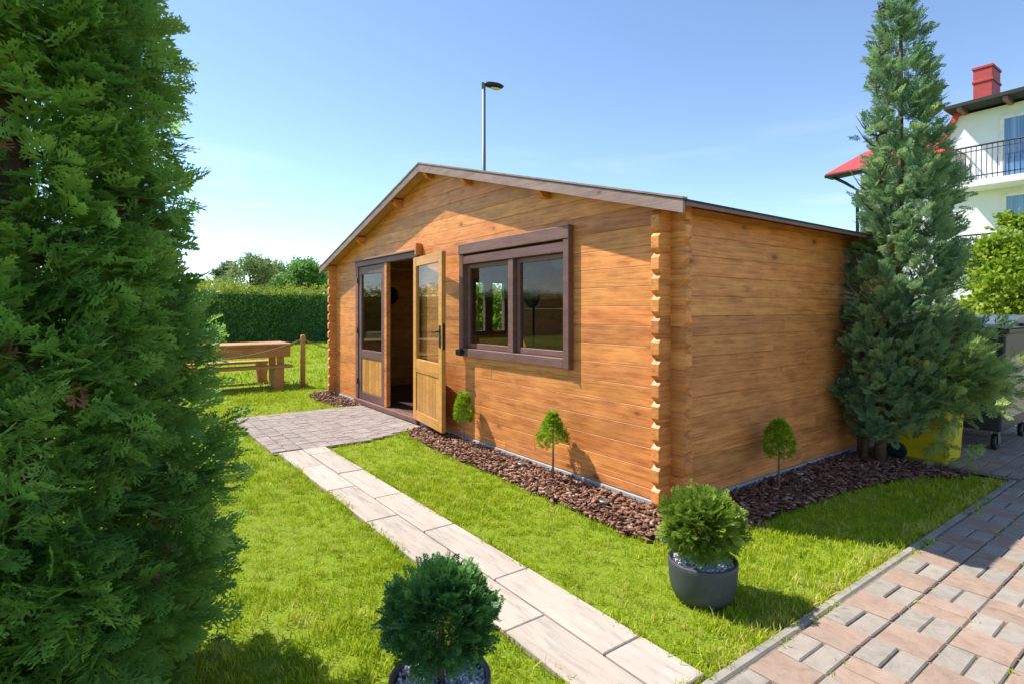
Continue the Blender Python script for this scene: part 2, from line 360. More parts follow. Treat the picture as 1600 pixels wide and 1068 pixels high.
M['brown_spray'] = foliage('dry_leaf', [(.28, .11, .05), (.40, .18, .09), (.50, .26, .13)], .2, .7, .1)
t = NT('grass_blade'); a = t.new('ShaderNodeAttribute', attribute_name='rnd').outputs['Fac']; tp = t.new('ShaderNodeAttribute', attribute_name='tip').outputs['Fac']
n1 = t.noise(t.coord('World'), 2.4, 6, .7)
f = t.math('ADD', t.math('MULTIPLY', a, .6), t.math('MULTIPLY', t.math('SUBTRACT', n1, .33), 1.35), True)
c = t.ramp(f, [(.05, (.20, .31, .008)), (.4, (.34, .455, .012)), (.75, (.46, .53, .02)), (1, (.58, .52, .14))])
t.done(c, .5, .25); tr = t.new('ShaderNodeBsdfTranslucent'); t.l.new(c, tr.inputs['Color']); ms = t.new('ShaderNodeMixShader'); ms.inputs[0].default_value = .35
t.l.new(t.b.outputs[0], ms.inputs[1]); t.l.new(tr.outputs[0], ms.inputs[2]); t.l.new(ms.outputs[0], t.out.inputs['Surface']); M['grass'] = t.m

# ------------------------------------------------------------------ the setting: lawn, path, patio, driveway, mulch
PATH = (-3.24, 1.175, -1.765, -1.315)                # x0 x1 y0 y1
PATIO = (-5.40, -3.24, -1.81, -.055)
DRV_X = 1.245
MULCH = [(-3.50, -.02), (-3.46, -.26), (-3.20, -.40), (-2.4, -.46), (-1.4, -.47), (-.5, -.50), (.10, -.53), (.36, -.42), (.47, -.10), (.46, .4), (.47, 1.0),
         (.53, 1.6), (.64, 2.05), (.82, 2.45), (.98, 2.66), (.92, 2.78), (.10, 2.78), (-.02, 2.7), (-.02, -.02)]
MULCH_L = [(-5.42, -.02), (-5.42, -.26), (-5.7, -.40), (-6.2, -.45), (-6.85, -.42), (-7.2, -.2), (-7.22, .4), (-7.18, 2.0), (-6.75, 2.0), (-6.75, -.02)]
lawn = struct(sheet('lawn', [(-400, -300), (300, -300), (300, 500), (-400, 500)], 0.0, M['lawn']))
struct(sheet('mulch_bed', MULCH, .014, M['mulch'])); struct(sheet('mulch_bed', MULCH_L, .014, M['mulch']))

def block(L, Wd, H, bev, name):
    return MB().box(0, L, 0, Wd, 0, H, bev).mesh(name)
# path: two rows of long wood-look slabs
path = struct(sheet('garden_path', [(PATH[0], PATH[2]), (PATH[1], PATH[2]), (PATH[1], PATH[3]), (PATH[0], PATH[3])], .016, M['sand']))
for row, (ya, yb, x0) in enumerate(((PATH[3] - .222, PATH[3], .863), (PATH[2], PATH[2] + .222, .50))):
    xs = sorted({round(x0 + .770 * k, 3) for k in range(-6, 2)}); xs = [x for x in xs if PATH[0] < x < PATH[1] - .02]
    xs = [PATH[0]] + ([x for x in xs if x > PATH[0] + .08]) + [PATH[1]]
    for a, b in zip(xs, xs[1:]):
        mobj('slab', block(b - a - .007, yb - ya - .005, .030, .004, 'slab'), M['slab'], path, (a + .003, ya + .002, -.002 + random.uniform(0, .004)), (random.uniform(-.004, .004), random.uniform(-.003, .003), random.uniform(-.004, .004)))
# patio of small mixed pavers in front of the doors
patio = struct(sheet('patio', [(PATIO[0], PATIO[2]), (PATIO[1], PATIO[2]), (PATIO[1] , -.9), (-3.46, -.25), (-3.46, PATIO[3]), (PATIO[0], PATIO[3])], .014, M['sand']))
lens = [.12, .18, .24]; meshes = {l: block(l - .007, .1365, .03, .005, 'paver') for l in lens}
for me in meshes.values(): me.materials.append(M['patio'])
y = PATIO[2]
while y < PATIO[3] - .1:
    x = PATIO[0]; lim = PATIO[1] if y < -.95 else PATIO[1] - .22 * min(1, (y + .95) / .7)
    while x < lim - .1:
        l = random.choice(lens)
        if x + l > lim + .02:
            l = max(.06, lim - x); me = block(l - .007, .1365, .03, .005, 'paver'); me.materials.append(M['patio'])
        else: me = meshes[l]
        mobj('paver', me, None, patio, (x + .003, y + .003, -.004 + random.uniform(0, .004)), (random.uniform(-.006, .006), random.uniform(-.006, .006), random.uniform(-.01, .01))); x += l
    y += .1435
# driveway: basket weave of grey and red blocks
drive = struct(sheet('driveway', [(DRV_X - .01, -3.4), (6, -3.4), (6, 9), (.12, 9), (.12, 2.83), (DRV_X - .01, 2.83)], .0175, M['sand']))
C = .2035; pm = {}
for k, mt in (('g', M['paver_grey']), ('r', M['paver_red'])):
    pm[k] = block(C * (.5 if k == 'g' else 1) - .007, C * (1 if k == 'g' else .5) - .007, .035, .006, 'paver'); pm[k].materials.append(mt)
far_pavers = {'g': [], 'r': []}; cand = []
def paver_cell(i, j, ox, oy):
    grey = (i + j) % 2 == 0; x, y = ox + i * C, oy + j * C
    for h in (0, 1):
        cand.append(('g' if grey else 'r', x + (h * C / 2 if grey else 0) + .0035, y + (0 if grey else h * C / 2) + .0035))
for i in range(0, 9):
    for j in range(-12, 19): paver_cell(i, j, DRV_X + .002, -.946)
for i in range(0, 14):
    for j in range(19, 32): paver_cell(i - 5, j, DRV_X + .002, -.946)
vv = Vector((math.cos(YAW), math.sin(YAW), 0)); rr = Vector((math.sin(YAW), -math.cos(YAW), 0))
def img(p):
    q = Vector(p) - CAM; d = q.dot(vv); return (800 + F_PX * q.dot(rr) / d, HORIZON - F_PX * q.z / d, d) if d > .1 else (0, 9999, d)
near = sorted(cand, key=lambda c: (0 if (lambda q: q[2] > .5 and q[0] < 1680 and q[1] < 1130)(img((c[1] + .05, c[2] + .05, 0))) else 1, (Vector((c[1], c[2], 0)) - CAM).length))
for n, (k, x, y) in enumerate(near):
    loc = (x, y, -.010 + random.uniform(0, .005))
    if n < 290: mobj('paver', pm[k], None, drive, loc, (random.uniform(-.012, .012), random.uniform(-.012, .012), random.uniform(-.012, .012)))
    else: far_pavers[k].append(loc)
for k, locs in far_pavers.items():
    bm = bmesh.new()
    for l in locs:
        s = len(bm.verts); bm.from_mesh(pm[k]); bm.verts.ensure_lookup_table(); bmesh.ops.translate(bm, verts=bm.verts[s:], vec=l)
    me = bpy.data.meshes.new('pavers_beyond'); bm.to_mesh(me); bm.free(); mobj('pavers_beyond', me, M['paver_grey' if k == 'g' else 'paver_red'], drive)['kind'] = 'stuff'
kerb = struct(sheet('kerb', [(DRV_X - .068, -3.4), (DRV_X - .004, -3.4), (DRV_X - .004, 2.8), (DRV_X - .068, 2.8)], .003, M['sand']))
y = -3.4
while y < 2.75:
    L = 1.0 if y + 1 < 2.8 else 2.8 - y
    mobj('kerb_stone', MB().box(.010, .058, 0, L - .006, 0, .046, .009).mesh('kerb_stone'), M['kerb'], kerb, (DRV_X - .066, y, -.021 + random.uniform(0, .006)), (0, 0, random.uniform(-.004, .004))); y += L

# bare soil patches in the turf
BARE = [(.36, -.80, .20, .09), (.05, -.66, .16, .06), (-.10, -2.55, .22, .10), (-.9, -2.25, .13, .06), (-2.1, -.58, .14, .07), (-.35, -2.75, .2, .1), (1.12, .15, .05, .3), (1.14, -.9, .03, .3), (-1.55, -1.25, .2, .03)]
# grass
def blade_clump(n, seed, h=1.0, spread=.6, w=.05):
    g = random.Random(seed); V, T = [], []
    for i in range(n):
        bx, by = g.gauss(0, spread * .5), g.gauss(0, spread * .5); a = g.uniform(0, 2 * math.pi); ln = g.uniform(.55, 1.1) * h; le = g.uniform(.15, .7)
        d = np.array((math.cos(a), math.sin(a))); s = np.array((-d[1], d[0])) * w
        b = np.array((bx, by)); m = b + d * le * ln * .35; t_ = b + d * le * ln; k = len(V)
        # local X carries the height so that 'tip' runs from root to tip
        V += [(0, *(b - s)), (0, *(b + s)), (ln * .6, *(m - s * .8)), (ln * .6, *(m + s * .8)), (ln * math.sqrt(max(.05, 1 - le * le * .6)), *t_)]
        T += [(k, k + 1, k + 3), (k, k + 3, k + 2), (k + 2, k + 3, k + 4)]
    return np.array(V, float), np.array(T)
def grass(name, x0, x1, y0, y1, dens, nb, h, w, holes, spread=.9):
    n = int((x1 - x0) * (y1 - y0) * dens); P = np.stack([RNG.uniform(x0, x1, n), RNG.uniform(y0, y1, n)], 1)
    keep = np.ones(n, bool)
    for hp in holes: keep &= ~in_poly(P, hp)
    for bx, by, rx, ry in BARE:
        q = ((P[:, 0] - bx) / rx) ** 2 + ((P[:, 1] - by) / ry) ** 2; keep &= RNG.random(n) < np.clip((q + .5) / 1.8, .28, 1)
    P = P[keep]; n = len(P); ax = np.stack([RNG.normal(0, .12, n), RNG.normal(0, .12, n), np.ones(n)], 1)
    ph = RNG.uniform(0, 6.283, n); nr = np.stack([np.cos(ph), np.sin(ph), np.zeros(n)], 1)
    low = .75 + .25 * np.sin(P[:, 0] * 2.1 + 1) * np.cos(P[:, 1] * 2.7)
    sc = h * RNG.uniform(.7, 1.2, n) * low
    pos = np.concatenate([P, np.full((n, 1), -.002)], 1)
    swarm(name, [blade_clump(nb, 100 + k, spread=spread, w=w) for k in range(6)], pos, rot_from_axes(ax, nr), sc, M['grass'])
rect = lambda a, e=.0: [(a[0] - e, a[2] - e), (a[1] + e, a[2] - e), (a[1] + e, a[3] + e), (a[0] - e, a[3] + e)]
CABIN = [(-6.9, -.05), (.05, -.05), (.05, 3.8), (-6.9, 3.8)]
HOLES = [rect(PATH, -.012), [(PATIO[0], PATIO[2]), (PATIO[1], PATIO[2]), (PATIO[1], -.9), (-3.46, -.25), (-3.46, 0), (PATIO[0], 0)], MULCH, MULCH_L, CABIN, [(DRV_X - .05, -4), (7, -4), (7, 12), (-.5, 12), (-.5, 2.75), (DRV_X - .05, 2.75)]]
grass('grass', -2.3, DRV_X - .06, -3.6, 2.75, 620, 14, .047, .048, HOLES)
grass('grass', -8.0, -2.3, -3.9, 1.0, 300, 10, .055, .068, HOLES)
grass('grass', -23, -8.0, -10, 6, 26, 9, .10, .11, HOLES, 1.8)

# a few longer blades and straw
def tufts(n, x0, x1, y0, y1, h):
    P = np.stack([RNG.uniform(x0, x1, n), RNG.uniform(y0, y1, n)], 1); k = np.ones(n, bool)
    for hp in HOLES: k &= ~in_poly(P, hp)
    P = P[k]; n = len(P); ax = np.concatenate([RNG.normal(0, .3, (n, 2)), np.ones((n, 1))], 1)
    swarm('long_grass', [blade_clump(5, 400 + q_, spread=.5, w=.03) for q_ in range(5)], np.concatenate([P, np.zeros((n, 1))], 1), rot_from_axes(ax, rand_dirs(n)), h * RNG.uniform(.7, 1.3, n), M['grass'], None, np.where(RNG.random(n) < .35, 1.4, RNG.random(n)))
tufts(1500, -2.6, DRV_X - .06, -3.3, 2.7, .058); tufts(1300, DRV_X - .14, DRV_X - .040, -3.2, 2.7, .055); tufts(1000, -6, -2.4, -3.3, .2, .065)
n = 1500; e_ = RNG.integers(0, 2, n); P = np.stack([RNG.uniform(PATH[0] + .1, PATH[1] - .03, n), np.where(e_ == 0, PATH[2] - .006, PATH[3] + .006) + RNG.normal(0, .012, n)], 1)
P = P[np.sin(P[:, 0] * 7 + e_ * 2) + .6 * np.sin(P[:, 0] * 17.3 + e_) + RNG.normal(0, .5, n) > .1]; n = len(P); ax = np.concatenate([RNG.normal(0, .5, (n, 2)), np.ones((n, 1))], 1)
swarm('edge_grass', [blade_clump(6, 500 + q_, spread=.6, w=.05) for q_ in range(4)], np.concatenate([P, np.zeros((n, 1))], 1), rot_from_axes(ax, rand_dirs(n)), RNG.uniform(.035, .06, n), M['grass'])
# weeds in the paver joints and along the kerb
n = 260; P = np.stack([DRV_X + .012 + C * RNG.integers(0, 5, n), RNG.uniform(-1.6, 2.4, n)], 1); P[:110, 0] = DRV_X - .004 + RNG.normal(0, .008, 110); P[110:] += RNG.normal(0, .006, (150, 2))
P = P[np.sin(P[:, 1] * 5.1 + P[:, 0] * 9) > .1]; n = len(P); ax = np.concatenate([RNG.normal(0, .35, (n, 2)), np.ones((n, 1))], 1)
swarm('weeds', [blade_clump(7, 300 + k, spread=.7, w=.09) for k in range(4)], np.concatenate([P, np.full((n, 1), .012)], 1), rot_from_axes(ax, rand_dirs(n)), RNG.uniform(.015, .04, n), M['grass'])
# bark chips
def chip_protos():
    out = []
    for k in range(5):
        g = random.Random(50 + k); bm = bmesh.new(); bmesh.ops.create_cube(bm, size=1)
        for v in bm.verts: v.co = Vector((v.co.x * g.uniform(.8, 1.2), v.co.y * g.uniform(.22, .65), v.co.z * g.uniform(.06, .2) + v.co.x * v.co.x * g.uniform(-.2, .2)))
        bmesh.ops.triangulate(bm, faces=bm.faces[:]); bm.verts.ensure_lookup_table()
        out.append((np.array([v.co[:] for v in bm.verts]), np.array([[v.index for v in f.verts] for f in bm.faces]))); bm.free()
    return out
CHIPS = chip_protos(); XL_ = -6.8
for poly, dens in ((MULCH, 2600), (MULCH_L, 900)):
    xs, ys = [p[0] for p in poly], [p[1] for p in poly]
    n = int((max(xs) - min(xs)) * (max(ys) - min(ys)) * dens); P = np.stack([RNG.uniform(min(xs) - .04, max(xs) + .04, n), RNG.uniform(min(ys) - .04, max(ys) + .04, n)], 1)
    J = P + RNG.normal(0, .022, P.shape); P = P[in_poly(J, poly) & ~((P[:, 0] < .0) & (P[:, 1] > -.01) & (P[:, 0] > XL_))]; n = len(P)
    ax = np.concatenate([RNG.normal(size=(n, 2)), RNG.normal(0, .22, (n, 1))], 1); nr = np.concatenate([RNG.normal(0, .4, (n, 2)), np.ones((n, 1))], 1)
    swarm('bark_chips', CHIPS, np.concatenate([P, RNG.uniform(.016, .042, (n, 1))], 1), rot_from_axes(ax, nr), RNG.uniform(.014, .050, n), M['chip'])

# ------------------------------------------------------------------ log cabin
XL, XC, YB, TH = -6.80, -3.40, 3.62, .07            # left wall, ridge line, back wall (outer faces), log thickness
Z0, LH, OV = .058, .1446, .125                        # first log, log height, log ends past the corner
RZ, SL = 3.098, .2725                                 # roof top at the ridge, slope
def roof_z(x, drop=.035): return RZ - drop - SL * abs(x - XC)
cabin = empty('log_cabin', 'orange stained log cabin with a low gable roof and brown framed window', 'cabin')
def inset(poly, g):
    n = len(poly); L = []
    for i in range(n):
        (x0, z0), (x1, z1) = poly[i], poly[(i + 1) % n]; d = math.hypot(x1 - x0, z1 - z0); nx, nz = -(z1 - z0) / d, (x1 - x0) / d
        L.append((nx, nz, nx * x0 + nz * z0 + g))
    out = []
    for i in range(n):
        a, b = L[i - 1], L[i]; D = a[0] * b[1] - a[1] * b[0]
        out.append(((a[2] * b[1] - a[1] * b[2]) / D, (a[0] * b[2] - a[2] * b[0]) / D))
    return out
def log_mesh(poly, g=.0032):
    bm = bmesh.new(); A = [bm.verts.new((x, 0, z)) for x, z in inset(poly, g)]; B = [bm.verts.new((x, g, z)) for x, z in poly]
    C2 = [bm.verts.new((x, TH - g, z)) for x, z in poly]; D = [bm.verts.new((x, TH, z)) for x, z in inset(poly, g)]; n = len(poly)
    bm.faces.new(A); bm.faces.new(D[::-1])
    for P, Q in ((A, B), (B, C2), (C2, D)):
        for i in range(n): bm.faces.new((P[i], Q[i], Q[(i + 1) % n], P[(i + 1) % n]))
    bmesh.ops.recalc_face_normals(bm, faces=bm.faces[:]); me = bpy.data.meshes.new('log'); bm.to_mesh(me); bm.free(); return me
def log_poly(L, h, ca=0, cb=0):
    ca = ca if h > .1 else 0; cb = cb if h > .1 else 0; q = .032
    p = [(q, 0) if ca else (0, 0)] + [(L - q, 0), (L, q)] * bool(cb) + [(L, 0)] * (not cb)
    p += [(L, h - q), (L - q, h)] * bool(cb) + [(L, h)] * (not cb)
    p += [(q, h), (0, h - q), (0, q)] * bool(ca) + [(0, h)] * (not ca)
    return p
def wall(span, joints, opens, place, chamfer=(1, 1), clip=None):
    """one wall of stacked logs: span along its length, joint heights, openings (a, b, z0, z1)"""
    for z0, z1 in zip(joints, joints[1:]):
        segs = [(span[0], span[1], z0, z1)]
        for a, b, o0, o1 in opens:
            new = []
            for s0, s1, q0, q1 in segs:
                if o1 <= q0 + .004 or o0 >= q1 - .004 or b <= s0 or a >= s1: new.append((s0, s1, q0, q1)); continue
                new.append((s0, a, q0, q1)); new.append((b, s1, q0, q1))
                if o0 > q0 + .02: new.append((a, b, q0, o0))
                if o1 < q1 - .02: new.append((a, b, o1, q1))
            segs = new
        for s0, s1, q0, q1 in segs:
            if s1 - s0 < .03 or q1 - q0 < .015: continue
            cuts = [s0] + ([s0 + (s1 - s0) * random.uniform(.3, .7)] if s1 - s0 > 2.4 and q1 < 2.07 and random.random() < .7 else []) + [s1]
            for u0, u1 in zip(cuts, cuts[1:]):
                place(u0, u1 - (.0015 if u1 != s1 else 0), q0, q1, chamfer[0] and u0 == span[0], chamfer[1] and u1 == span[1])
gap = .0008
def front_log(s0, s1, q0, q1, ca, cb, y=0.0):
    zt = q1 - gap; eave = roof_z(0.12)
    if q1 < eave:
        me = log_mesh([(x, z) for x, z in log_poly(s1 - s0, zt - q0, ca, cb)]); mobj('log', me, M['log'], cabin, (s0, y, q0)); return
    # gable courses follow the roof slope
    lo = lambda z: XC - (RZ - .037 - z) / SL; hi = lambda z: XC + (RZ - .037 - z) / SL
    a0, b0 = max(s0, lo(q0)), min(s1, hi(q0)); zt = min(zt, RZ - .06); a1, b1 = max(s0, lo(zt)), min(s1, hi(zt))
    if b0 - a0 < .1: return
    poly = [(a0, q0), (b0, q0)]
    zk = lambda x: RZ - .037 - SL * abs(x - XC)
    if b0 >= s1 and b1 < s1 - .01 and zk(s1) > q0 + .02: poly.append((s1, zk(s1)))
    if b1 - a1 > .03: poly += [(b1, zt), (a1, zt)]
    else: poly.append((XC, min(zt, zk(XC))))
    if a0 <= s0 and a1 > s0 + .01 and zk(s0) > q0 + .02: poly.append((s0, zk(s0)))
    mobj('log', log_mesh([(x - a0, z - q0) for x, z in poly], .0035), M['log'], cabin, (a0, y, q0))
fj = [Z0] + [Z0 + LH * (i + .5) for i in range(0, 21)]; sj = [Z0 + LH * i for i in range(15)] + [2.1325]
DOOR = (-5.72, -3.80, .0, 2.055); WIN = (-2.675, -1.045, .975, 2.045)
wall((XL - OV, OV), fj, [DOOR, WIN], front_log)
wall((-OV, YB + OV), sj, [], lambda s0, s1, q0, q1, ca, cb: mobj('log', log_mesh(log_poly(s1 - s0, q1 - q0 - gap, ca, cb)), M['log'], cabin, (0, s0, q0), (0, 0, R(90))))
LWIN = (2.70, 3.46, .95, 1.98)
wall((-OV, YB + OV), sj, [LWIN], lambda s0, s1, q0, q1, ca, cb: mobj('log', log_mesh(log_poly(s1 - s0, q1 - q0 - gap, cb, ca)), M['log'], cabin, (XL, s1, q0), (0, 0, R(-90))))
def back_log(s0, s1, q0, q1, ca, cb): front_log(s0, s1, q0, q1, ca, cb, YB - TH)
wall((XL - OV, OV), fj, [], back_log)
MB().box(XL + .004, -.004, .006, YB - .006, .0, Z0 - .004).build('footing', M['concrete'], cabin)
o = MB().box(XL - .012, .012, -.012, .05, -.02, Z0 - .006, .004).box(-.05, .0125, .055, YB, -.02, Z0 - .0065, .004).build('plinth', M['concrete'], cabin)
fl = MB().box(XL + .08, -.08, .075, YB - .075, Z0 - .002, Z0 + .022).build('floor', M['floor_in'], cabin)
# roof: two board decks, felt on top, purlins, barge boards
FO, BO, EO = -.18, YB + .22, .225                     # front, back and eave overhang
roof = None
for sd in (-1, 1):
    xe = XC + sd * (3.40 + EO)
    zz = lambda x, d: RZ - d - SL * abs(x - XC)
    p = [(XC, zz(XC, .034)), (xe, zz(xe, .034)), (xe, zz(xe, .014)), (XC, zz(XC, .014))]
    r_ = MB().prism(p, FO + .02, BO).build('roof', M['soffit'], cabin)
    p2 = [(XC, zz(XC, .012)), (xe + sd * .018, zz(xe + sd * .018, .012)), (xe + sd * .018, zz(xe + sd * .018, -.004)), (XC, zz(XC, -.006))]
    MB().prism(p2, FO + .004, BO + .015).build('roofing_felt', M['felt'], r_)
    p3 = [(xe + sd * .002, zz(xe, .040)), (xe + sd * .016, zz(xe, .040)), (xe + sd * .016, zz(xe, .0155)), (xe + sd * .002, zz(xe, .0155))]
    MB().prism(p3, FO + .022, BO).build('eave_trim', M['brown'], r_)
    x1 = xe + sd * .012
    pb = [(XC + sd * .001, zz(XC, .092)), (x1, zz(x1, .088)), (x1, zz(x1, .004)), (XC + sd * .001, zz(XC, .004))]
    MB().prism([(abs(x - XC), z - RZ) for x, z in pb], 0, .024).build('barge_board', M['barge'], cabin, (XC, FO - .006 if sd > 0 else FO + .018, RZ), (0, 0, 0 if sd > 0 else R(180)))
    pc = [(XC + sd * .001, zz(XC, -.016)), (x1 + sd * .006, zz(x1, -.014)), (x1 + sd * .006, zz(x1, -.001)), (XC + sd * .001, zz(XC, .001))]
    MB().prism([(abs(x - XC), z - RZ) for x, z in pc], 0, .05).build('barge_cap', M['barge'], cabin, (XC, FO - .014 if sd > 0 else FO + .036, RZ), (0, 0, 0 if sd > 0 else R(180)))
for dx in (0, -.83, .83, -2.1, 2.1):
    x = XC + dx; zt = roof_z(x) - (.006 if dx else .012) - .03 * SL; w = .032
    prof = [(FO + .055, zt), (FO + .055, zt - .05), (FO + .10, zt - .095), (FO + .14, zt - .105), (YB + .15, zt - .105), (YB + .15, zt)]
    pu = MB().prism([(y, z) for y, z in prof], x - w, x + w, Matrix(((0, 1, 0, 0), (1, 0, 0, 0), (0, 0, 1, 0), (0, 0, 0, 1)))).build('purlin', M['log'], cabin)
    MB().box(x - w + .004, x + w - .004, FO + .048, FO + .0555, zt - .048, zt - .003, .003).build('end_grain', M['log_end'], pu)
# door frame
dr = MB().box(-5.80, -5.70, -.028, .075, .05, 2.05, .004).build('door_frame', M['brown'], cabin)
MB().box(-3.845, -3.755, -.024, .075, .05, 2.05, .004).build('frame_post', M['brown'], dr)
MB().box(-5.81, -3.745, -.034, .078, 2.052, 2.125, .004).build('header', M['brown'], dr)
MB().box(-5.83, -3.70, -.075, -.001, 2.128, 2.15, .004).build('drip_board', M['barge'], dr)
MB().box(-5.82, -3.72, -.05, .09, .015, .085, .006).build('threshold', M['brown'], dr)
MB().box(-3.715, -3.665, -.085, -.004, 2.07, 2.215, .006).build('end_block', M['log'], dr)
# closed left leaf: brown frame, glass above, orange panel below
lf = MB().box(-5.695, -5.60, -.012, .04, .09, 2.048, .004).box(-4.86, -4.73, -.016, .044, .09, 2.048, .004).box(-5.598, -4.862, -.010, .038, 1.93, 2.046, .004) \
    .box(-5.598, -4.862, -.010, .038, .70, .82, .004).box(-5.598, -4.862, -.010, .038, .09, .20, .004).build('closed_door_leaf', M['brown'], cabin)
lf['label'] = 'closed door leaf with brown frame and orange lower panel'
MB().box(-5.60, -4.86, .008, .014, .815, 1.935).build('pane', M['glass'], lf)
for k in range(6): MB().box(-5.597 + k * .1225, -5.597 + (k + 1) * .1225 - .002, .0, .02, .202, .698, .004).build('panel_board', M['leaf_wood'], lf)
MB().box(-4.728, -4.655, -.03, .03, .09, 2.048, .004).build('closing_strip', M['log'], lf)
for z in (.35, 1.1, 1.85): MB().tube([(-5.70, -.034, z - .045), (-5.70, -.034, z + .045)], .009, 8).build('hinge', M['steel_dark'], lf)
# open right leaf, swung out until it nearly touches the wall
hx, hy = -3.775, -.045; ex, ey = -2.815, -.185; DL = math.hypot(ex - hx, ey - hy); da = math.atan2(ey - hy, ex - hx)
ol = MB().box(0, .105, -.024, .024, .085, 2.04, .005).box(DL - .105, DL, -.024, .024, .085, 2.04, .005).box(.107, DL - .107, -.022, .022, 1.93, 2.038, .004) \
    .box(.107, DL - .107, -.022, .022, .70, .82, .004).box(.107, DL - .107, -.022, .022, .085, .20, .004).build('open_door_leaf', M['leaf_wood'], cabin, (hx, hy, 0), (0, 0, da))
ol['label'] = 'orange door leaf swung open against the wall'
MB().box(.10, DL - .10, -.003, .003, .815, 1.935).build('pane', M['glass'], ol)
npb = 7; pw = (DL - .214) / npb
for k in range(npb): MB().box(.107 + k * pw, .107 + (k + 1) * pw - .002, -.012, .012, .202, .698, .003).build('panel_board', M['leaf_wood'], ol)
MB().box(.109, DL - .109, -.021, -.013, .665, .70, .003).build('bead', M['leaf_wood'], ol)
hd = MB().box(DL - .075, DL - .03, -.032, -.025, 1.0, 1.24, .003).build('handle_plate', M['steel_dark'], ol)
MB().tube([(DL - .052, -.03, 1.17), (DL - .052, -.075, 1.17), (DL - .07, -.082, 1.17), (DL - .17, -.08, 1.165)], [.009, .009, .010, .008], 8).build('lever', M['steel_dark'], hd)
MB().box(DL - .002, DL + .003, -.012, .012, .98, 1.26, .001).build('lock_plate', M['steel_dark'], ol)
for z in (.3, 1.05, 1.8): MB().tube([(-.012, -.0, z - .05), (-.012, -.0, z + .05)], .011, 8).build('hinge', M['steel_dark'], ol)
# window
a, b, c0, c1 = -2.735, -.985, .915, 2.105
wf = MB().box(a, a + .075, -.045, .075, c0, c1 - .11, .004).box(b - .075, b, -.047, .075, c0, c1 - .11, .004).box(a + .076, b - .076, -.043, .075, c0, c0 + .085, .004) \
    .box(a + .076, b - .076, -.040, .075, c1 - .215, c1 - .128, .004).build('window_frame', M['brown'], cabin)
MB().box(a - .01, b - .0005, -.052, .0, c1 - .108, c1 + .002, .005).build('head_board', M['brown'], wf)
MB().box(b + .0005, b + .007, -.058, -.001, c0 - .004, c1 + .004, .002).build('edge_strip', M['brown'], wf)
MB().box(-1.862, -1.780, -.030, .07, c0 + .086, c1 - .216, .004).build('mullion', M['brown'], wf)
for x0, x1 in ((a + .077, -1.864), (-1.778, b - .077)):
    sash = MB().box(x0, x0 + .045, .012, .06, c0 + .088, c1 - .218, .003).box(x1 - .045, x1, .012, .06, c0 + .088, c1 - .218, .003) \
        .box(x0 + .046, x1 - .046, .014, .058, c0 + .088, c0 + .14, .003).box(x0 + .046, x1 - .046, .014, .058, c1 - .262, c1 - .218, .003).build('sash', M['brown'], wf)
    MB().box(x0 + .04, x1 - .04, .032, .036, c0 + .13, c1 - .25).build('pane', M['glass'], wf)
MB().box(a + .01, a + .10, -.10, -.048, c0 + .01, c0 + .075, .01).build('sill_bracket', M['black'], wf)
# small window in the far side wall, seen through the front window
y0, y1, z0, z1 = LWIN
sw = MB().box(XL - .01, XL + .09, y0 - .04, y0 + .04, z0 - .03, z1 + .04, .003).box(XL - .01, XL + .09, y1 - .04, y1 + .04, z0 - .03, z1 + .04, .003) \
    .box(XL - .008, XL + .088, y0 + .041, y1 - .041, z0 - .03, z0 + .05, .003).box(XL - .008, XL + .088, y0 + .041, y1 - .041, z1 - .04, z1 + .04, .003) \
    .box(XL, XL + .08, y0 + .26, y0 + .44, z0 + .052, z1 - .042, .003).build('side_window_frame', M['brown'], cabin)
MB().box(XL + .03, XL + .034, y0 + .03, y1 - .03, z0 + .04, z1 - .03).build('pane', M['glass'], sw)

# inside the cabin
ck = empty('wall_clock', 'round black disc hanging on the far inside wall seen through the doorway', 'clock', (XL + .07, .95, 1.66))
MB().lathe([(.0, .0), (.15, .0), (.155, .015), (.15, .03), (.12, .032), (.118, .022), (.0, .022)][1:-1], 32, Matrix.Rotation(R(90), 4, 'Y')).build('rim', M['black'], ck)
MB().box(.034, .038, -.004, .004, 0, .09).box(.034, .038, 0, .06, -.004, .004).build('hands', M['steel_dark'], ck)
fan = empty('floor_fan', 'black round headed floor fan on a thin pole behind the window', 'fan', (-3.03, 1.22, Z0 + .022))
MB().lathe([(.17, 0), (.17, .015), (.05, .03), (.02, .035)], 28).build('base', M['black'], fan)
MB().tube([(0, 0, .03), (0, 0, 1.42)], .014, 8).build('pole', M['black'], fan)
hm = Matrix.Translation((0, -.03, 1.50)) @ Matrix.Rotation(R(90), 4, 'X')
hb = MB().lathe([(.05, -.06), (.125, -.03), (.15, 0), (.125, .03), (.05, .05)], 28, hm).build('head', M['black'], fan)
MB().tube([(-.28, 0, 1.575), (0, 0, 1.56)], .012, 8).build('arm', M['black'], fan)
tb = empty('side_table', 'low wooden table with a pale plank top behind the window glass', 'table', (-2.15, .95, Z0 + .022))
MB().box(-.55, .55, -.3, .3, .84, .90, .01).build('table_top', M['table_wood'], tb)
for x in (-.47, .47):
    for y in (-.24, .24): MB().box(x - .03, x + .03, y - .03, y + .03, 0, .84, .004).build('leg', M['table_wood'], tb)
ch = empty('plank_chair', 'wooden chair with slanted back post beside the inside table', 'chair', (-2.55, 1.75, Z0 + .022), R(20))
MB().box(-.22, .22, -.22, .22, .42, .46, .006).build('seat', M['table_wood'], ch)
for x in (-.19, .19):
    MB().box(x - .02, x + .02, -.2, -.16, 0, .42, .003).build('leg', M['table_wood'], ch)
    MB().tube([(x, .20, 0), (x, .18, .44), (x, .32, 1.25)], .024, 8).build('back_post', M['table_wood'], ch)
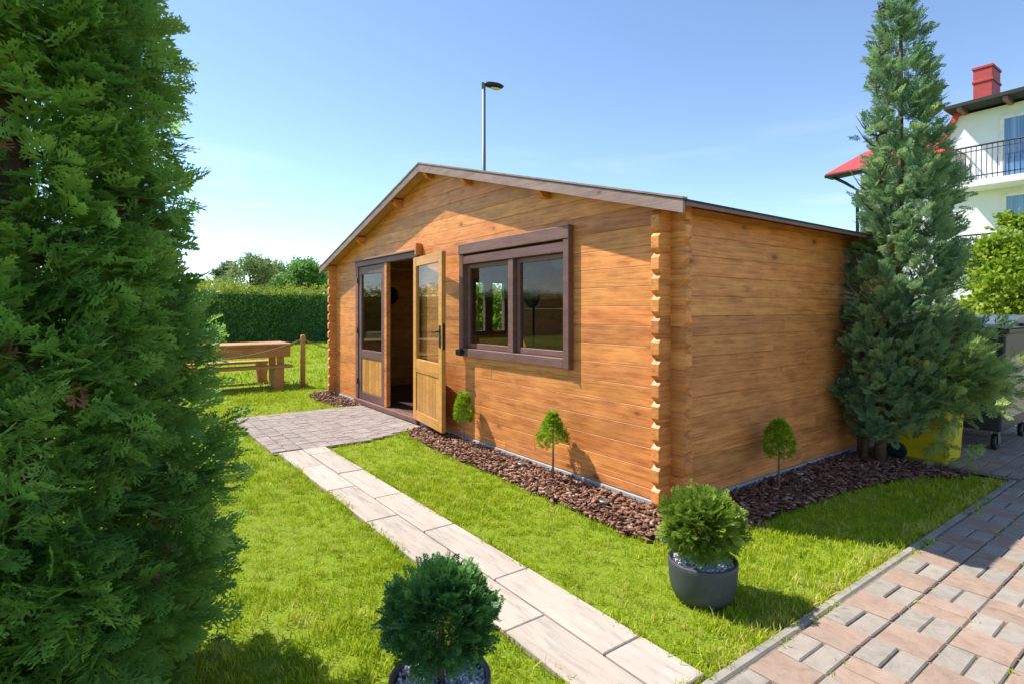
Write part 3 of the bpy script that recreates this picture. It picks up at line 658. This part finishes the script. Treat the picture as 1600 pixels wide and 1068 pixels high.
for z in (.75, .95, 1.15): MB().box(-.17, .17, .24 + (z - .75) * .17, .26 + (z - .75) * .17, z, z + .09, .003).build('back_slat', M['table_wood'], ch)
for (lx, ly, lz, mt, lab, r0) in ((-2.55, 1.35, 2.02, 'cushion', 'white faceted pendant shade hanging inside the cabin', .20), (-1.75, 1.25, 2.02, 'lamp_yellow', 'amber pendant shade hanging inside the cabin', .12)):
    pl = empty('pendant_lamp', lab, 'lamp', (lx, ly, lz))
    MB().lathe([(r0 * .35, -.14), (r0 * .8, -.11), (r0, .0), (r0 * .85, .08), (r0 * .3, .13)], 9).build('shade', M[mt], pl)
    MB().tube([(0, 0, .12), (0, 0, roof_z(lx) - lz + .01)], .006, 6).build('cord', M['black'], pl)

# ------------------------------------------------------------------ plants
SPR = [spray(6, 2, 42, .50, s, wid=.050) for s in range(6)]
SPR_L = [spray(5, 1, 40, .46, 20 + s, wid=.06) for s in range(5)]
PLUME = [spray(6, 2, 28, .30, 40 + s, droop=.05, wid=.034, subfrac=.42) for s in range(5)]
def lobed(centers, outward, per, rad, size, dirmix, up):
    """sprays gathered round branch ends"""
    n = len(centers) * per; c = np.repeat(centers, per, 0); o = np.repeat(outward, per, 0)
    off = rand_dirs(n) * (RNG.random((n, 1)) ** .5); q = c + off * np.repeat(rad, per)[:, None]
    d = o * dirmix[0] + off * dirmix[1] + np.array((0, 0, up)) + RNG.normal(0, .28, (n, 3))
    nr = RNG.normal(0, .55, (n, 3)) + np.array((0, 0, 1.0)) - o * .25
    rn = np.clip(np.repeat(RNG.random(len(centers)), per) * .55 + RNG.random(n) * .45, 0, 1)
    return q, rot_from_axes(d, nr), size * RNG.uniform(.7, 1.25, n), rn
def crown_points(n, z0, z1, rad, jitter=.10, inner=.0):
    z = z0 + (z1 - z0) * RNG.random(n * 3); keep = RNG.random(n * 3) < rad(z) / rad(np.linspace(z0, z1, 200)).max(); z = z[keep][:n]; n = len(z)
    th = RNG.uniform(0, 2 * np.pi, n); lump = 1 + .07 * np.sin(3 * th + z * 2.3) + .07 * np.sin(5 * th - z * 5.3) + .05 * np.sin(9 * th + z * 9.1)
    r = rad(z) * lump * (1 - jitter * RNG.random(n)) * (1 - inner); o = np.stack([np.cos(th), np.sin(th), np.zeros(n)], 1)
    return np.stack([r * o[:, 0], r * o[:, 1], z], 1), o
def trunk(parent, pts, rad, mat='bark', name='trunk'): return MB().tube(pts, rad, 9).build(name, M[mat], parent)
def limbs(parent, n, z0, z1, rad, r0, mat='bark', up=.4):
    mb = MB()
    for k in range(n):
        z = random.uniform(z0, z1); a = random.uniform(0, 6.283); L = float(rad(np.array([z]))[0]) * random.uniform(.6, .85)
        p = [(math.cos(a) * L * t, math.sin(a) * L * t, z + up * L * t * t) for t in (0, .33, .66, 1)]; mb.tube(p, [r0, r0 * .7, r0 * .45, r0 * .2], 5)
    return tag(mb.build('branches', M[mat], parent), kind='stuff')

# the big arborvitae beside the path
T0 = Vector((.03, -3.40, 0))
tj = empty('arborvitae_tree', 'huge dense dark green arborvitae growing on the lawn by the pale slab path', 'tree', T0)
def tr_rad(z): return np.interp(z, [0, .3, .7, 1.1, 1.4, 1.8, 2.3, 2.8, 3.4, 4.0, 4.3], [.46, .56, .60, .50, .42, .43, .38, .29, .19, .08, .02])
trunk(tj, [(0, 0, -.05), (.02, .01, 1.2), (0, -.02, 2.6), (.01, 0, 4.1)], [.10, .075, .045, .012])
limbs(tj, 70, .15, 3.8, tr_rad, .016)
c, o = crown_points(600, .08, 4.3, tr_rad, .17)
q = lobed(c, o, 12, RNG.uniform(.05, .13, len(c)), .106, (.75, .9), .25)
c2, o2 = crown_points(260, .1, 4.2, tr_rad, .2, .28); q2 = lobed(c2, o2, 8, np.full(len(c2), .11), .16, (.9, .5), .2)
swarm('crown', SPR[:3] + SPR_L[:2], q[0], q[1], q[2], M['thuja'], tj, q[3])
c3, o3 = crown_points(150, .1, 4.1, tr_rad, .2, .52); q3 = lobed(c3, o3, 8, np.full(len(c3), .12), .20, (.9, .5), .2)
swarm('inner_crown', SPR_L, np.concatenate([q2[0], q3[0]]), np.concatenate([q2[1], q3[1]]), np.concatenate([q2[2], q3[2]]), M['thuja'], tj, np.concatenate([q2[3], q3[3]]))

c4, o4 = crown_points(70, .2, 4.0, tr_rad, .3, .12); q4 = lobed(c4, o4, 2, np.full(len(c4), .05), .10, (.7, .5), -.1)
swarm('dead_sprays', SPR_L, q4[0], q4[1], q4[2], M['brown_spray'], tj, q4[3])
# upright conifer by the cabin's far corner
cf = empty('upright_conifer', 'tall narrow blue green conifer growing in mulch beside the cabin side wall', 'tree', (.33, 2.58, 0))
def cf_rad(z): return np.interp(z, [.15, .6, 1.1, 1.6, 2.2, 2.8, 3.4, 3.9, 4.3, 4.75], [.20, .33, .38, .38, .34, .29, .21, .13, .07, .02])
trunk(cf, [(0, 0, -.03), (.02, 0, .5), (.12, .14, 2.0), (.12, .16, 4.6)], [.05, .045, .03, .008]); trunk(cf, [(-.12, -.02, -.03), (-.10, 0, .5), (-.05, .05, 1.6)], [.032, .028, .012]); trunk(cf, [(-.19, .05, -.03), (-.17, .06, .45), (-.16, .1, 1.2)], [.025, .022, .01])
limbs(cf, 55, .4, 4.2, cf_rad, .012, 'bark', 1.1)
c, o = crown_points(470, .22, 4.7, cf_rad, .38); lat = np.interp(c[:, 2], [.5, 1.3, 1.9, 2.5, 3.1, 4.6], [.06, .18, .28, .27, .20, .17]); c[:, 0] += lat * math.sin(YAW); c[:, 1] += -lat * math.cos(YAW)
q = lobed(c, o, 11, RNG.uniform(.04, .11, len(c)), .135, (.5, .6), .75)
# the low branch that spreads out over the bin
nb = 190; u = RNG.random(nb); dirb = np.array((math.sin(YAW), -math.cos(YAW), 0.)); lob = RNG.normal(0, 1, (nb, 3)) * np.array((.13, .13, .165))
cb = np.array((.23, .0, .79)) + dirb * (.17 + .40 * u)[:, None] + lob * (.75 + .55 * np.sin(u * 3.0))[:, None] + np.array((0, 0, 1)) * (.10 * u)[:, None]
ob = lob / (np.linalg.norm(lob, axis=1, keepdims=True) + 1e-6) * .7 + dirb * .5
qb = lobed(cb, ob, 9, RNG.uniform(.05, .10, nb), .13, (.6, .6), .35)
swarm('crown', PLUME[:3] + SPR_L[:3], q[0], q[1], q[2], M['conifer'], cf, q[3]); swarm('low_crown', SPR_L + PLUME[:2], qb[0], qb[1], qb[2], M['branch_sunlit_tint'], cf, qb[3])
MB().tube([(0, 0, .45), (.25, .25, .75), (.45, .5, .95), (.62, .75, 1.05)], [.025, .02, .014, .006], 6).build('low_branch', M['bark'], cf)
bp = np.array((.40, .22, 1.16)) + RNG.normal(0, 1, (26, 3)) * np.array((.07, .07, .05)); bp[:8] += np.array((-.12, -.10, -.22))
d = RNG.normal(0, .4, (26, 3)) + np.array((.3, -.3, .7)); swarm('dry_tips', PLUME, bp, rot_from_axes(d, rand_dirs(26)), RNG.uniform(.06, .11, 26), M['brown_spray'], cf)

# potted globes
POT = MB().lathe([(.100, 0), (.128, .012), (.148, .06), (.158, .12), (.163, .20), (.164, .222), (.160, .228), (.150, .226), (.146, .19), (.02, .188)], 48).mesh('pot')
def pebble_proto():
    out = []
    for k in range(4):
        g = random.Random(90 + k); bm = bmesh.new(); bmesh.ops.create_icosphere(bm, subdivisions=1, radius=.5)
        for v in bm.verts: v.co = Vector((v.co.x * g.uniform(.9, 1.2), v.co.y * g.uniform(.7, 1), v.co.z * g.uniform(.5, .8)))
        bm.verts.ensure_lookup_table(); out.append((np.array([v.co[:] for v in bm.verts]), np.array([[v.index for v in f.verts] for f in bm.faces]))); bm.free()
    return out
PEB = pebble_proto()
def globe(label, loc, mat, r, zc, sz, protos, rz, pz=1.0):
    e = empty('potted_globe_shrub', label, 'potted shrub', loc, rz, 'globe shrubs in dark pots')
    mobj('pot', POT, M['pot'], e).scale = (1, 1, pz)
    n = 1100; rr_ = .145 * np.sqrt(RNG.random(n)); th = RNG.uniform(0, 6.283, n)
    swarm('gravel', PEB, np.stack([rr_ * np.cos(th), rr_ * np.sin(th), RNG.uniform(.192, .212, n) * pz], 1), rot_from_axes(rand_dirs(n), rand_dirs(n)), RNG.uniform(.008, .017, n), M['pebble'], e)
    MB().lathe([(.146, .180 * pz), (.146, .192 * pz), (.10, .196 * pz), (.02, .197 * pz)], 32).build('gravel_bed', M['gravel_bed'], e)
    MB().tube([(0, 0, .17), (.005, 0, zc)], [.014, .01], 7).build('stem', M['bark'], e)
    n = 250; o = rand_dirs(n); o = o[o[:, 2] > -.62]; n = len(o); lump = 1 + .10 * np.sin(o[:, 0] * 5 + 2 + r * 90) * np.cos(o[:, 1] * 6 + zc * 40)
    c = o * (r * (.72 + .2 * RNG.random(n)) * lump)[:, None] * np.array((1, 1, .9)) * np.stack([1 - .25 * np.clip(-o[:, 2], 0, 1)] * 2 + [np.ones(n)], 1) + np.array((0, 0, zc))
    q = lobed(c, o, 7, np.full(n, .035), sz, (.9, .55), .35)
    o2 = rand_dirs(90); c2 = o2 * r * .5 + np.array((0, 0, zc)); q2 = lobed(c2, o2, 6, np.full(90, .04), sz * 1.2, (.8, .5), .2)
    swarm('foliage', protos, np.concatenate([q[0], q2[0]]), np.concatenate([q[1], q2[1]]), np.concatenate([q[2], q2[2]]), M[mat], e, np.concatenate([q[3], q2[3]]))
    n = 34; o = rand_dirs(n); o[:, 2] = np.abs(o[:, 2]) * .7 - .3; P = o * r * .88 + np.array((0, 0, zc))
    swarm('stray_shoots', protos, P, rot_from_axes(o + RNG.normal(0, .5, (n, 3)), rand_dirs(n)), sz * RNG.uniform(1.1, 1.7, n), M[mat], e)
    return e
globe('light green globe shrub in dark pot on the lawn near the cabin corner', (.805, -.80, 0), 'ball_light', .174, .35, .054, SPR_L, .4, .88)
globe('dark green globe shrub in dark pot on the lawn across the slab path', tuple(atd(688, 485, 1.80).to_2d()) + (0,), 'ball_dark', .168, .41, .046, SPR_L, 2.1)

# little cone topiaries
def topiary(label, loc, h, r, ch, drop=False):
    e = empty('topiary_tree', label, 'topiary', loc, random.uniform(0, 6), 'small topiary trees in the mulch')
    MB().tube([(0, 0, -.02), (.006, .004, h - ch + .03), (0, 0, h - ch * .3)], [.010, .008, .004], 7).build('trunk', M['stem'], e)
    n = 190; u = RNG.random(n) ** .8; th = RNG.uniform(0, 6.283, n)
    prof = np.interp(u, [0, .12, .35, .7, 1], [.72, 1, .86, .48, .05]) if not drop else np.interp(u, [0, .2, .5, .8, 1], [.55, .95, 1, .6, .08])
    o = np.stack([np.cos(th), np.sin(th), np.full(n, .25)], 1); c = np.stack([prof * r * .82 * np.cos(th), prof * r * .82 * np.sin(th), h - ch + u * ch * .95], 1)
    q = lobed(c, o, 5, np.full(n, .016), .034, (.8, .6), .45); n2 = 120; u2 = RNG.random(n2); p2 = np.interp(u2, [0, .15, 1], [.4, .6, .02]); t2 = RNG.uniform(0, 6.283, n2)
    P2 = np.stack([p2 * r * np.cos(t2), p2 * r * np.sin(t2), h - ch + u2 * ch * .9], 1); d2 = rand_dirs(n2) + np.array((0, 0, .4))
    swarm('crown', SPR_L, np.concatenate([q[0], P2]), np.concatenate([q[1], rot_from_axes(d2, rand_dirs(n2))]), np.concatenate([q[2], np.full(n2, .04)]), M['cone'], e)
topiary('small bright green egg shaped topiary in mulch beside the open door', (-2.46, -.150, .01), .555, .098, .31, True)
topiary('small bright green cone topiary in mulch below the window', (-1.035, -.175, .01), .56, .146, .285)
topiary('small shaded cone topiary in mulch along the cabin side wall', (.175, 1.10, .01), .545, .115, .31, True)

# ground spotlights in the mulch
for (x, y), lab in (((-.345, -.29), 'small ground spotlight in the mulch near the cabin corner'), ((-1.46, -.17), 'small ground spotlight in the mulch behind the cone topiary'), ((.13, 1.50), 'small ground spotlight in the mulch along the side wall')):
    sp = empty('ground_spotlight', lab, 'spotlight', (x, y, .012), random.uniform(-.5, .5), 'ground spotlights in the mulch')
    MB().lathe([(.032, 0), (.034, .03), (.040, .045), (.040, .052), (.032, .054)], 20).build('housing', M['galv'], sp); MB().lathe([(.030, .054), (.026, .058), (.008, .060)], 20).build('lens', M['glass'], sp)

# ------------------------------------------------------------------ picnic table, benches, rope fence, lounger
pt = empty('picnic_table', 'thick planked wooden picnic table on the lawn beyond the cabin', 'table', (-8.62, -1.55, 0))
for k in range(5): MB().box(-.44 + k * .176, -.44 + k * .176 + .170, -1.25, 1.25, .75, .80, .006).build('plank', M['table_wood'], pt)
MB().box(.34, .385, -1.22, 1.22, .56, .748, .005).build('apron', M['table_wood'], pt); MB().box(-.385, -.34, -1.22, 1.22, .56, .748, .005).build('apron', M['table_wood'], pt)
MB().box(-.335, .335, 1.12, 1.17, .56, .747, .005).build('cross_rail', M['table_wood'], pt); MB().box(-.335, .335, -1.17, -1.12, .56, .747, .005).build('cross_rail', M['table_wood'], pt)
for x in (-.33, .29):
    for y in (-1.08, 1.0): MB().box(x, x + .05, y, y + .12, -.02, .748, .005).build('leg', M['table_wood'], pt)
for x, lab in ((-8.13, 'plank bench tucked under the near side of the picnic table'), (-9.35, 'plank bench standing on the far side of the picnic table')):
    be = empty('plank_bench', lab, 'bench', (x, -1.55, 0), 0, 'benches at the picnic table')
    MB().box(-.16, -.003, -1.2, 1.2, .38, .425, .006).build('plank', M['table_wood'], be); MB().box(.003, .16, -1.2, 1.2, .38, .425, .006).build('plank', M['table_wood'], be)
    for y in (-.95, .88): MB().box(-.14, .14, y, y + .16, -.02, .379, .006).build('leg', M['table_wood'], be)
p1 = Vector((-8.02, -.17, 0)); p0 = Vector((-8.02, -3.2, 0)); p2_ = Vector((-7.95, 2.2, 0))
for p, lab in ((p1, 'round wooden rope post beside the picnic table end'), (p0, 'round wooden rope post past the picnic bench'), (p2_, 'round wooden rope post behind the cabin corner')):
    po = MB().lathe([(.045, -.05), (.045, .93), (.036, .955)], 14).build('rope_post', M['table_wood'], None, p); tag(po, lab, 'post', 'rope fence posts')
for a_, b_, lab in ((p1, p0, 'sagging rope strung past the picnic table'), (p1, p2_, 'sagging rope strung towards the post behind the cabin')):
    pts = [a_.lerp(b_, t) + Vector((0, 0, .88 - .30 * 4 * t * (1 - t))) for t in np.linspace(0, 1, 25)]
    tag(MB().tube(pts, .011, 6).build('rope', M['rope']), lab, 'rope')
lo = empty('sun_lounger', 'white sun lounger with raised back standing on the lawn by the hedge', 'lounger', (-12.2, -3.0, 0), R(20))
MB().box(-.95, .35, -.32, .32, .30, .36, .01).build('seat', M['white_paint'], lo)
MB().box(0, .75, -.32, .32, 0, .06, .01, Matrix.Translation((.36, 0, .31)) @ Matrix.Rotation(R(-42), 4, 'Y')).build('backrest', M['white_paint'], lo)
for x in (-.85, .45):
    for y in (-.28, .28): MB().box(x - .025, x + .025, y - .025, y + .025, -.01, .31, .004).build('leg', M['white_paint'], lo)

# ------------------------------------------------------------------ bins
yb = empty('wheelie_bin', 'yellow plastic wheelie bin half hidden under the conifer branches', 'bin', (.535, 3.13, 0.008), R(90))
bm_ = MB().box(-.235, .235, -.25, .25, .012, .90, .03, None, .82).build('body', M['yellow'], yb)
MB().box(-.25, .25, -.265, .265, .86, .905, .012).build('rim', M['yellow'], yb)
MB().box(-.255, .255, -.28, .285, .908, .955, .016).build('lid', M['yellow'], yb)
MB().tube([(-.16, .30, .93), (.16, .30, .93)], .014, 8).build('handle', M['yellow'], yb)
for x in (-.262, .19): MB().lathe([(.072, 0), (.08, .008), (.08, .032), (.072, .04)], 24, Matrix.Translation((x, .17, .079)) @ Matrix.Rotation(R(90), 4, 'Y')).build('wheel', M['black'], yb)

wc = empty('waste_container', 'dark four wheeled waste container with grey steel side and blue grey lid', 'container', (.39, 4.52, .008))
X_, Y_ = .56, .66
MB().box(-X_, X_, -Y_, Y_, .20, 1.20, .02, None, .90).build('body', M['cont'], wc)
MB().box(X_ - .055, X_ - .014, -Y_ + .06, Y_ - .06, .34, 1.15, .006).build('side_panel', M['galv'], wc)
for k, xx in enumerate((-.3, 0, .3)): MB().box(xx - .03, xx + .03, -Y_ - .006, -Y_ + .03, .30, 1.16, .008).build('rib', M['cont'], wc)
MB().box(-X_ - .03, X_ + .03, -Y_ - .03, Y_ + .03, 1.165, 1.215, .012).build('rim', M['black'], wc)
lidp = [(-Y_ - .04, 1.222), (Y_ + .04, 1.222), (Y_ + .04, 1.26), (Y_ * .5, 1.325), (0, 1.345), (-Y_ * .5, 1.325), (-Y_ - .04, 1.26)]
ld = MB().prism(lidp, -X_ - .04, X_ + .04, Matrix(((0, 1, 0, 0), (1, 0, 0, 0), (0, 0, 1, 0), (0, 0, 0, 1)))).build('lid', M['lid'], wc)
MB().tube([(X_ + .045, -.4, 1.25), (X_ + .09, -.38, 1.25), (X_ + .09, .38, 1.25), (X_ + .045, .4, 1.25)], .014, 8).build('lid_handle', M['black'], ld)
for x in (-.40, .44):
    for y in (-.50, .50):
        w_ = MB().lathe([(.075, -.022), (.085, -.016), (.085, .016), (.075, .022)], 22, Matrix.Translation((x, y, .085)) @ Matrix.Rotation(R(90), 4, 'Y')).build('wheel', M['black'], wc)
        MB().box(x - .035, x - .027, y - .03, y + .03, .07, .205, .002).box(x + .027, x + .035, y - .03, y + .03, .07, .205, .002).build('fork', M['galv'], w_)

# ------------------------------------------------------------------ hedge, trees, shrubs behind
LEAF = [leaf_clump(8, s) for s in range(5)]
hg = empty('clipped_hedge', 'long clipped dark green hedge with pale new growth along the top', 'hedge', (-22.5, 0, 0))
n = 9800; y = RNG.uniform(-24, 16, n); z = RNG.uniform(.0, 2.12, n); x = .35 * (RNG.random(n) ** 3) * -1 + .06 * np.sin(y * 3) * np.cos(z * 4)
d = rand_dirs(n) + np.array((.9, 0, .2)); swarm('foliage', LEAF, np.stack([x, y, z], 1), rot_from_axes(d, rand_dirs(n)), RNG.uniform(.10, .20, n), M['hedge'], hg)
n = 5200; y = RNG.uniform(-24, 16, n); x = RNG.uniform(-1.0, .05, n); z = 2.1 + .16 * np.sin(y * 1.7) * np.sin(y * .6 + 1) * .5 + np.abs(RNG.normal(0, .2, n))
swarm('new_growth', LEAF, np.stack([x, y, z], 1), rot_from_axes(rand_dirs(n) + np.array((0, 0, .9)), rand_dirs(n)), RNG.uniform(.08, .16, n), M['hedge_new'], hg)
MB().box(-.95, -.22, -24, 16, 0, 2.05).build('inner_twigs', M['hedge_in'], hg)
for k in range(40): MB().tube([(-.3, -23.5 + k, -.05), (-.3 + random.uniform(-.1, .1), -23.5 + k + random.uniform(-.2, .2), 1.2)], [.05, .03], 6).build('stem', M['bark'], hg)
def broad_tree(label, p, h, w, mat, n, base=.35, group='trees beyond the hedge', leaf=.30, lobes=16, protos=LEAF, name='broadleaf_tree', cat='tree'):
    e = empty(name, label, cat, p, random.uniform(0, 6), group)
    trunk(e, [(0, 0, -.1), (random.uniform(-.1, .1), 0, h * .35), (random.uniform(-.2, .2), .1, h * .8)], [h * .022, h * .016, h * .006])
    mb = MB(); C3 = []
    for k in range(lobes):
        u = random.random(); a = random.uniform(0, 6.283); rr2 = w * math.sin(math.pi * (.12 + .8 * u)) ** .8 * random.uniform(.35, .9)
        c = Vector((rr2 * math.cos(a), rr2 * math.sin(a), h * (base + (1 - base) * u * .92))); C3.append(c)
        mb.tube([(0, 0, max(.1, c.z * .55)), (c.x * .5, c.y * .5, c.z * .82), tuple(c)], [h * .010, h * .006, h * .002], 5)
    tag(mb.build('limbs', M['bark'], e), kind='stuff')
    C3 = np.array(C3); ix = RNG.integers(0, lobes, n); off = rand_dirs(n) * (RNG.random((n, 1)) ** .45) * (w * .42)
    P = C3[ix] + off * np.array((1, 1, .75)); rn = np.clip(RNG.random(lobes)[ix] * .5 + RNG.random(n) * .5, 0, 1)
    swarm('crown', protos, P, rot_from_axes(rand_dirs(n) + off, rand_dirs(n)), leaf * RNG.uniform(.6, 1.3, n), M[mat], e, rn); return e
def bt(label, px, d, ytop, w, mat, n, **kw):
    p = atd(px, 485, d); h = H_CAM + (485 - ytop) / F_PX * d; return broad_tree(label, (p.x, p.y, 0), h, w, mat, n, **kw)
bt('airy olive green tree rising above the hedge middle', 392, 34, 394, 2.0, 'tree_a', 1700, leaf=.26, lobes=20)
bt('round fresh green tree above the hedge next to the cabin eave', 472, 33, 402, 1.7, 'tree_b', 2000)
bt('small dark pointed tree behind the hedge', 358, 37, 410, 1.1, 'tree_c', 900)
bt('grey green low tree between two taller crowns', 432, 38, 414, 1.6, 'tree_a', 1100)
bt('dark green tree behind the cabin eave', 500, 40, 415, 1.6, 'tree_c', 1000)
bt('yellow green bush at the arborvitae edge of the hedge', 318, 36, 432, 1.2, 'hedge_new', 800)
bt('low dark tree behind the arborvitae', 250, 38, 425, 1.8, 'tree_c', 900)
bt('broad green tree behind the arborvitae', 120, 42, 405, 2.2, 'tree_b', 1100)
# what the side window and the door glass look at
broad_tree('leafy bright green bush outside the cabin side window', (-9.3, 4.85, 0), 1.95, 1.0, 'shrub', 3200, base=.1, group='garden shrubs', leaf=.16, lobes=24, name='garden_shrub', cat='shrub')
e = broad_tree('bright yellow green leafy shrub behind the waste container', tuple(atd(1592, 485, 8.6).to_2d()) + (0,), 2.62, .82, 'shrub', 2600, base=.28, group='garden shrubs', leaf=.15, lobes=26, name='garden_shrub', cat='shrub')
broad_tree('tall thin shrub with sparse leaves in front of the house', tuple(atd(1583, 485, 9.4).to_2d()) + (0,), 3.2, .3, 'shrub', 420, base=.5, group='garden shrubs', leaf=.14, lobes=10, name='garden_shrub', cat='shrub')
gw = MB().box(-2.2, 3.5, 0, .18, -.05, 1.55, .01).build('garden_wall', M['wall_beige'], None, (-.1, 9.9, 0)); tag(gw, 'low beige rendered wall behind the leafy shrub', 'wall')

# ------------------------------------------------------------------ street lamp
lp = atd(756, 485, 17.4); sl = empty('street_lamp', 'tall grey street lamp with flat oval head behind the cabin roof', 'street lamp', (lp.x, lp.y, 0), math.atan2(-math.cos(YAW), math.sin(YAW)))
MB().tube([(0, 0, -.05), (0, 0, 3), (0, 0, 8.35)], [.085, .07, .055], 12).build('pole', M['lamp_pole'], sl)
hd = MB().lathe([(.03, -.10), (.13, -.07), (.155, .0), (.12, .05), (.05, .075)], 20, Matrix.Translation((.30, 0, 8.42)) @ Matrix.Rotation(R(8), 4, 'Y') @ Matrix.Diagonal((2.2, 1, 1, 1))).build('lamp_head', M['steel_dark'], sl)
MB().lathe([(.10, -.11), (.085, -.135), (.02, -.145)], 16, Matrix.Translation((.38, 0, 8.42)) @ Matrix.Rotation(R(8), 4, 'Y') @ Matrix.Diagonal((1.7, 1, 1, 1))).build('lens', M['cushion'], hd)
MB().box(-.07, .05, -.05, .05, 8.30, 8.50, .015).build('bracket', M['lamp_pole'], sl)

# ------------------------------------------------------------------ white house
YH = 19.0
hs = empty('white_house', 'white rendered house with red roof and iron balconies behind the conifer', 'house', (-6.3, YH, 0))
hx0 = -6.3
def L_(x): return x - hx0
MB().prism([(0, -.1), (9.5, -.1), (9.5, 7.75), (L_(-3.50), 7.62), (L_(-3.95), 6.85), (L_(-4.0), 6.5), (0, 6.25)], 0, 7.5).build('wall', M['render'], hs)
rd = MB().prism([(L_(-7.25), 6.28), (L_(-3.98), 6.42), (L_(-3.98), 6.55), (L_(-7.25), 6.40)], -.55, -.05).build('eaves', M['felt'], hs)
Ms = Matrix(((1, 0, 0, 0), (0, 1, 0, 0), (0, .0, 1, 0), (0, 0, 0, 1)))
bmr = MB(); v = [bmr.bm.verts.new(p) for p in [(L_(-7.25), -.6, 6.42), (L_(-3.6), -.6, 6.45), (L_(-3.6), 2.9, 7.85), (L_(-7.25), 2.9, 7.85), (L_(-7.25), -.6, 6.30), (L_(-3.6), -.6, 6.33), (L_(-3.6), 2.9, 7.73), (L_(-7.25), 2.9, 7.73)]]
for f in ((0, 1, 2, 3), (7, 6, 5, 4), (0, 4, 5, 1), (1, 5, 6, 2), (2, 6, 7, 3), (3, 7, 4, 0)): bmr.bm.faces.new([v[i] for i in f])
rf = bmr.build('roof', M['roof_red'], hs)
bmr = MB(); bmr.prism([(L_(-4.02), 6.72), (L_(-3.88), 6.70), (L_(-3.36), 7.70), (L_(-3.50), 7.74)], -.12, 7.4).build('roof_slope', M['roof_red'], hs)
MB().prism([(L_(-3.62), 7.70), (9.7, 7.86), (9.7, 7.98), (L_(-3.62), 7.80)], -.75, 7.6).build('upper_eaves', M['felt'], hs)
for x in (-3.3, -2.2, -1.1, 0): MB().box(L_(x), L_(x) + .12, -.7, 0, 7.60, 7.715).build('rafter', M['brown'], hs)
chm = MB().box(L_(-3.14), L_(-2.66), .3, 1.2, 7.8, 9.05, .01).box(L_(-3.17), L_(-2.63), .27, 1.23, 8.62, 8.70, .01).build('chimney', M['chimney'], hs)
MB().box(L_(-3.17), L_(-2.63), .27, 1.23, 9.05, 9.13, .01).build('chimney_cap', M['chimney'], chm)
def house_window(x0, x1, z0, z1, mid=None):
    f = MB().box(L_(x0) - .1, L_(x0), -.05, .02, z0 - .1, z1 + .1, .004).box(L_(x1), L_(x1) + .1, -.05, .02, z0 - .1, z1 + .1, .004).box(L_(x0), L_(x1), -.048, .018, z1, z1 + .098, .004).box(L_(x0), L_(x1), -.048, .018, z0 - .098, z0, .004)
    if mid: f.box(L_(mid) - .05, L_(mid) + .05, -.045, .015, z0, z1, .004)
    f = f.build('window', M['white_paint'], hs); MB().box(L_(x0), L_(x1), -.02, -.012, z0, z1).build('pane', M['house_glass'], f)
t = NT('house_glass'); M['house_glass'] = t.done(t.ramp(t.noise(t.coord(scale=(14, 1, .2)), 1, 2), [(.35, (.045, .13, .30)), (.65, (.16, .30, .50))]), .06, .9)
house_window(-2.30, -.6, 5.30, 7.22, -1.45); house_window(-2.25, -.6, 2.8, 4.85, -1.4); house_window(.6, 2.2, 5.3, 7.2, 1.4)
for zf in (5.12, 2.45):
    bs = MB().box(L_(-3.30), L_(1.5), -1.0, -.005, zf, zf + .19, .01).build('balcony', M['render'], hs)
    rl = MB().tube([(L_(-3.25), -.01, zf + 1.22), (L_(-3.25), -.95, zf + 1.22), (L_(1.45), -.95, zf + 1.22)], .025, 6).tube([(L_(-3.25), -.01, zf + .32), (L_(-3.25), -.95, zf + .32), (L_(1.45), -.95, zf + .32)], .018, 6).tube([(L_(-3.25), -.95, zf + 1.08), (L_(1.45), -.95, zf + 1.08)], .014, 6).build('railing', M['steel_dark'], bs)
    for k in range(38): MB().tube([(L_(-3.25) + k * .125, -.95, zf + .18), (L_(-3.25) + k * .125, -.985 , zf + .55), (L_(-3.25) + k * .125, -.95, zf + 1.22)], .011, 5).build('baluster', M['steel_dark'], bs)
    for k in range(8): MB().tube([(L_(-3.25), -.08 - k * .115, zf + .18), (L_(-3.25), -.08 - k * .115, zf + 1.22)], .011, 5).build('baluster', M['steel_dark'], bs)
MB().tube([(L_(-7.05), -.5, 6.30), (L_(-6.7), -.3, 6.05), (L_(-6.37), -.08, 5.75), (L_(-6.36), -.08, 0)], .055, 8).build('downpipe', M['steel_dark'], hs)
MB().tube([(L_(-7.25), -.62, 6.32), (L_(-4.0), -.62, 6.35)], .06, 8).build('gutter', M['steel_dark'], hs)
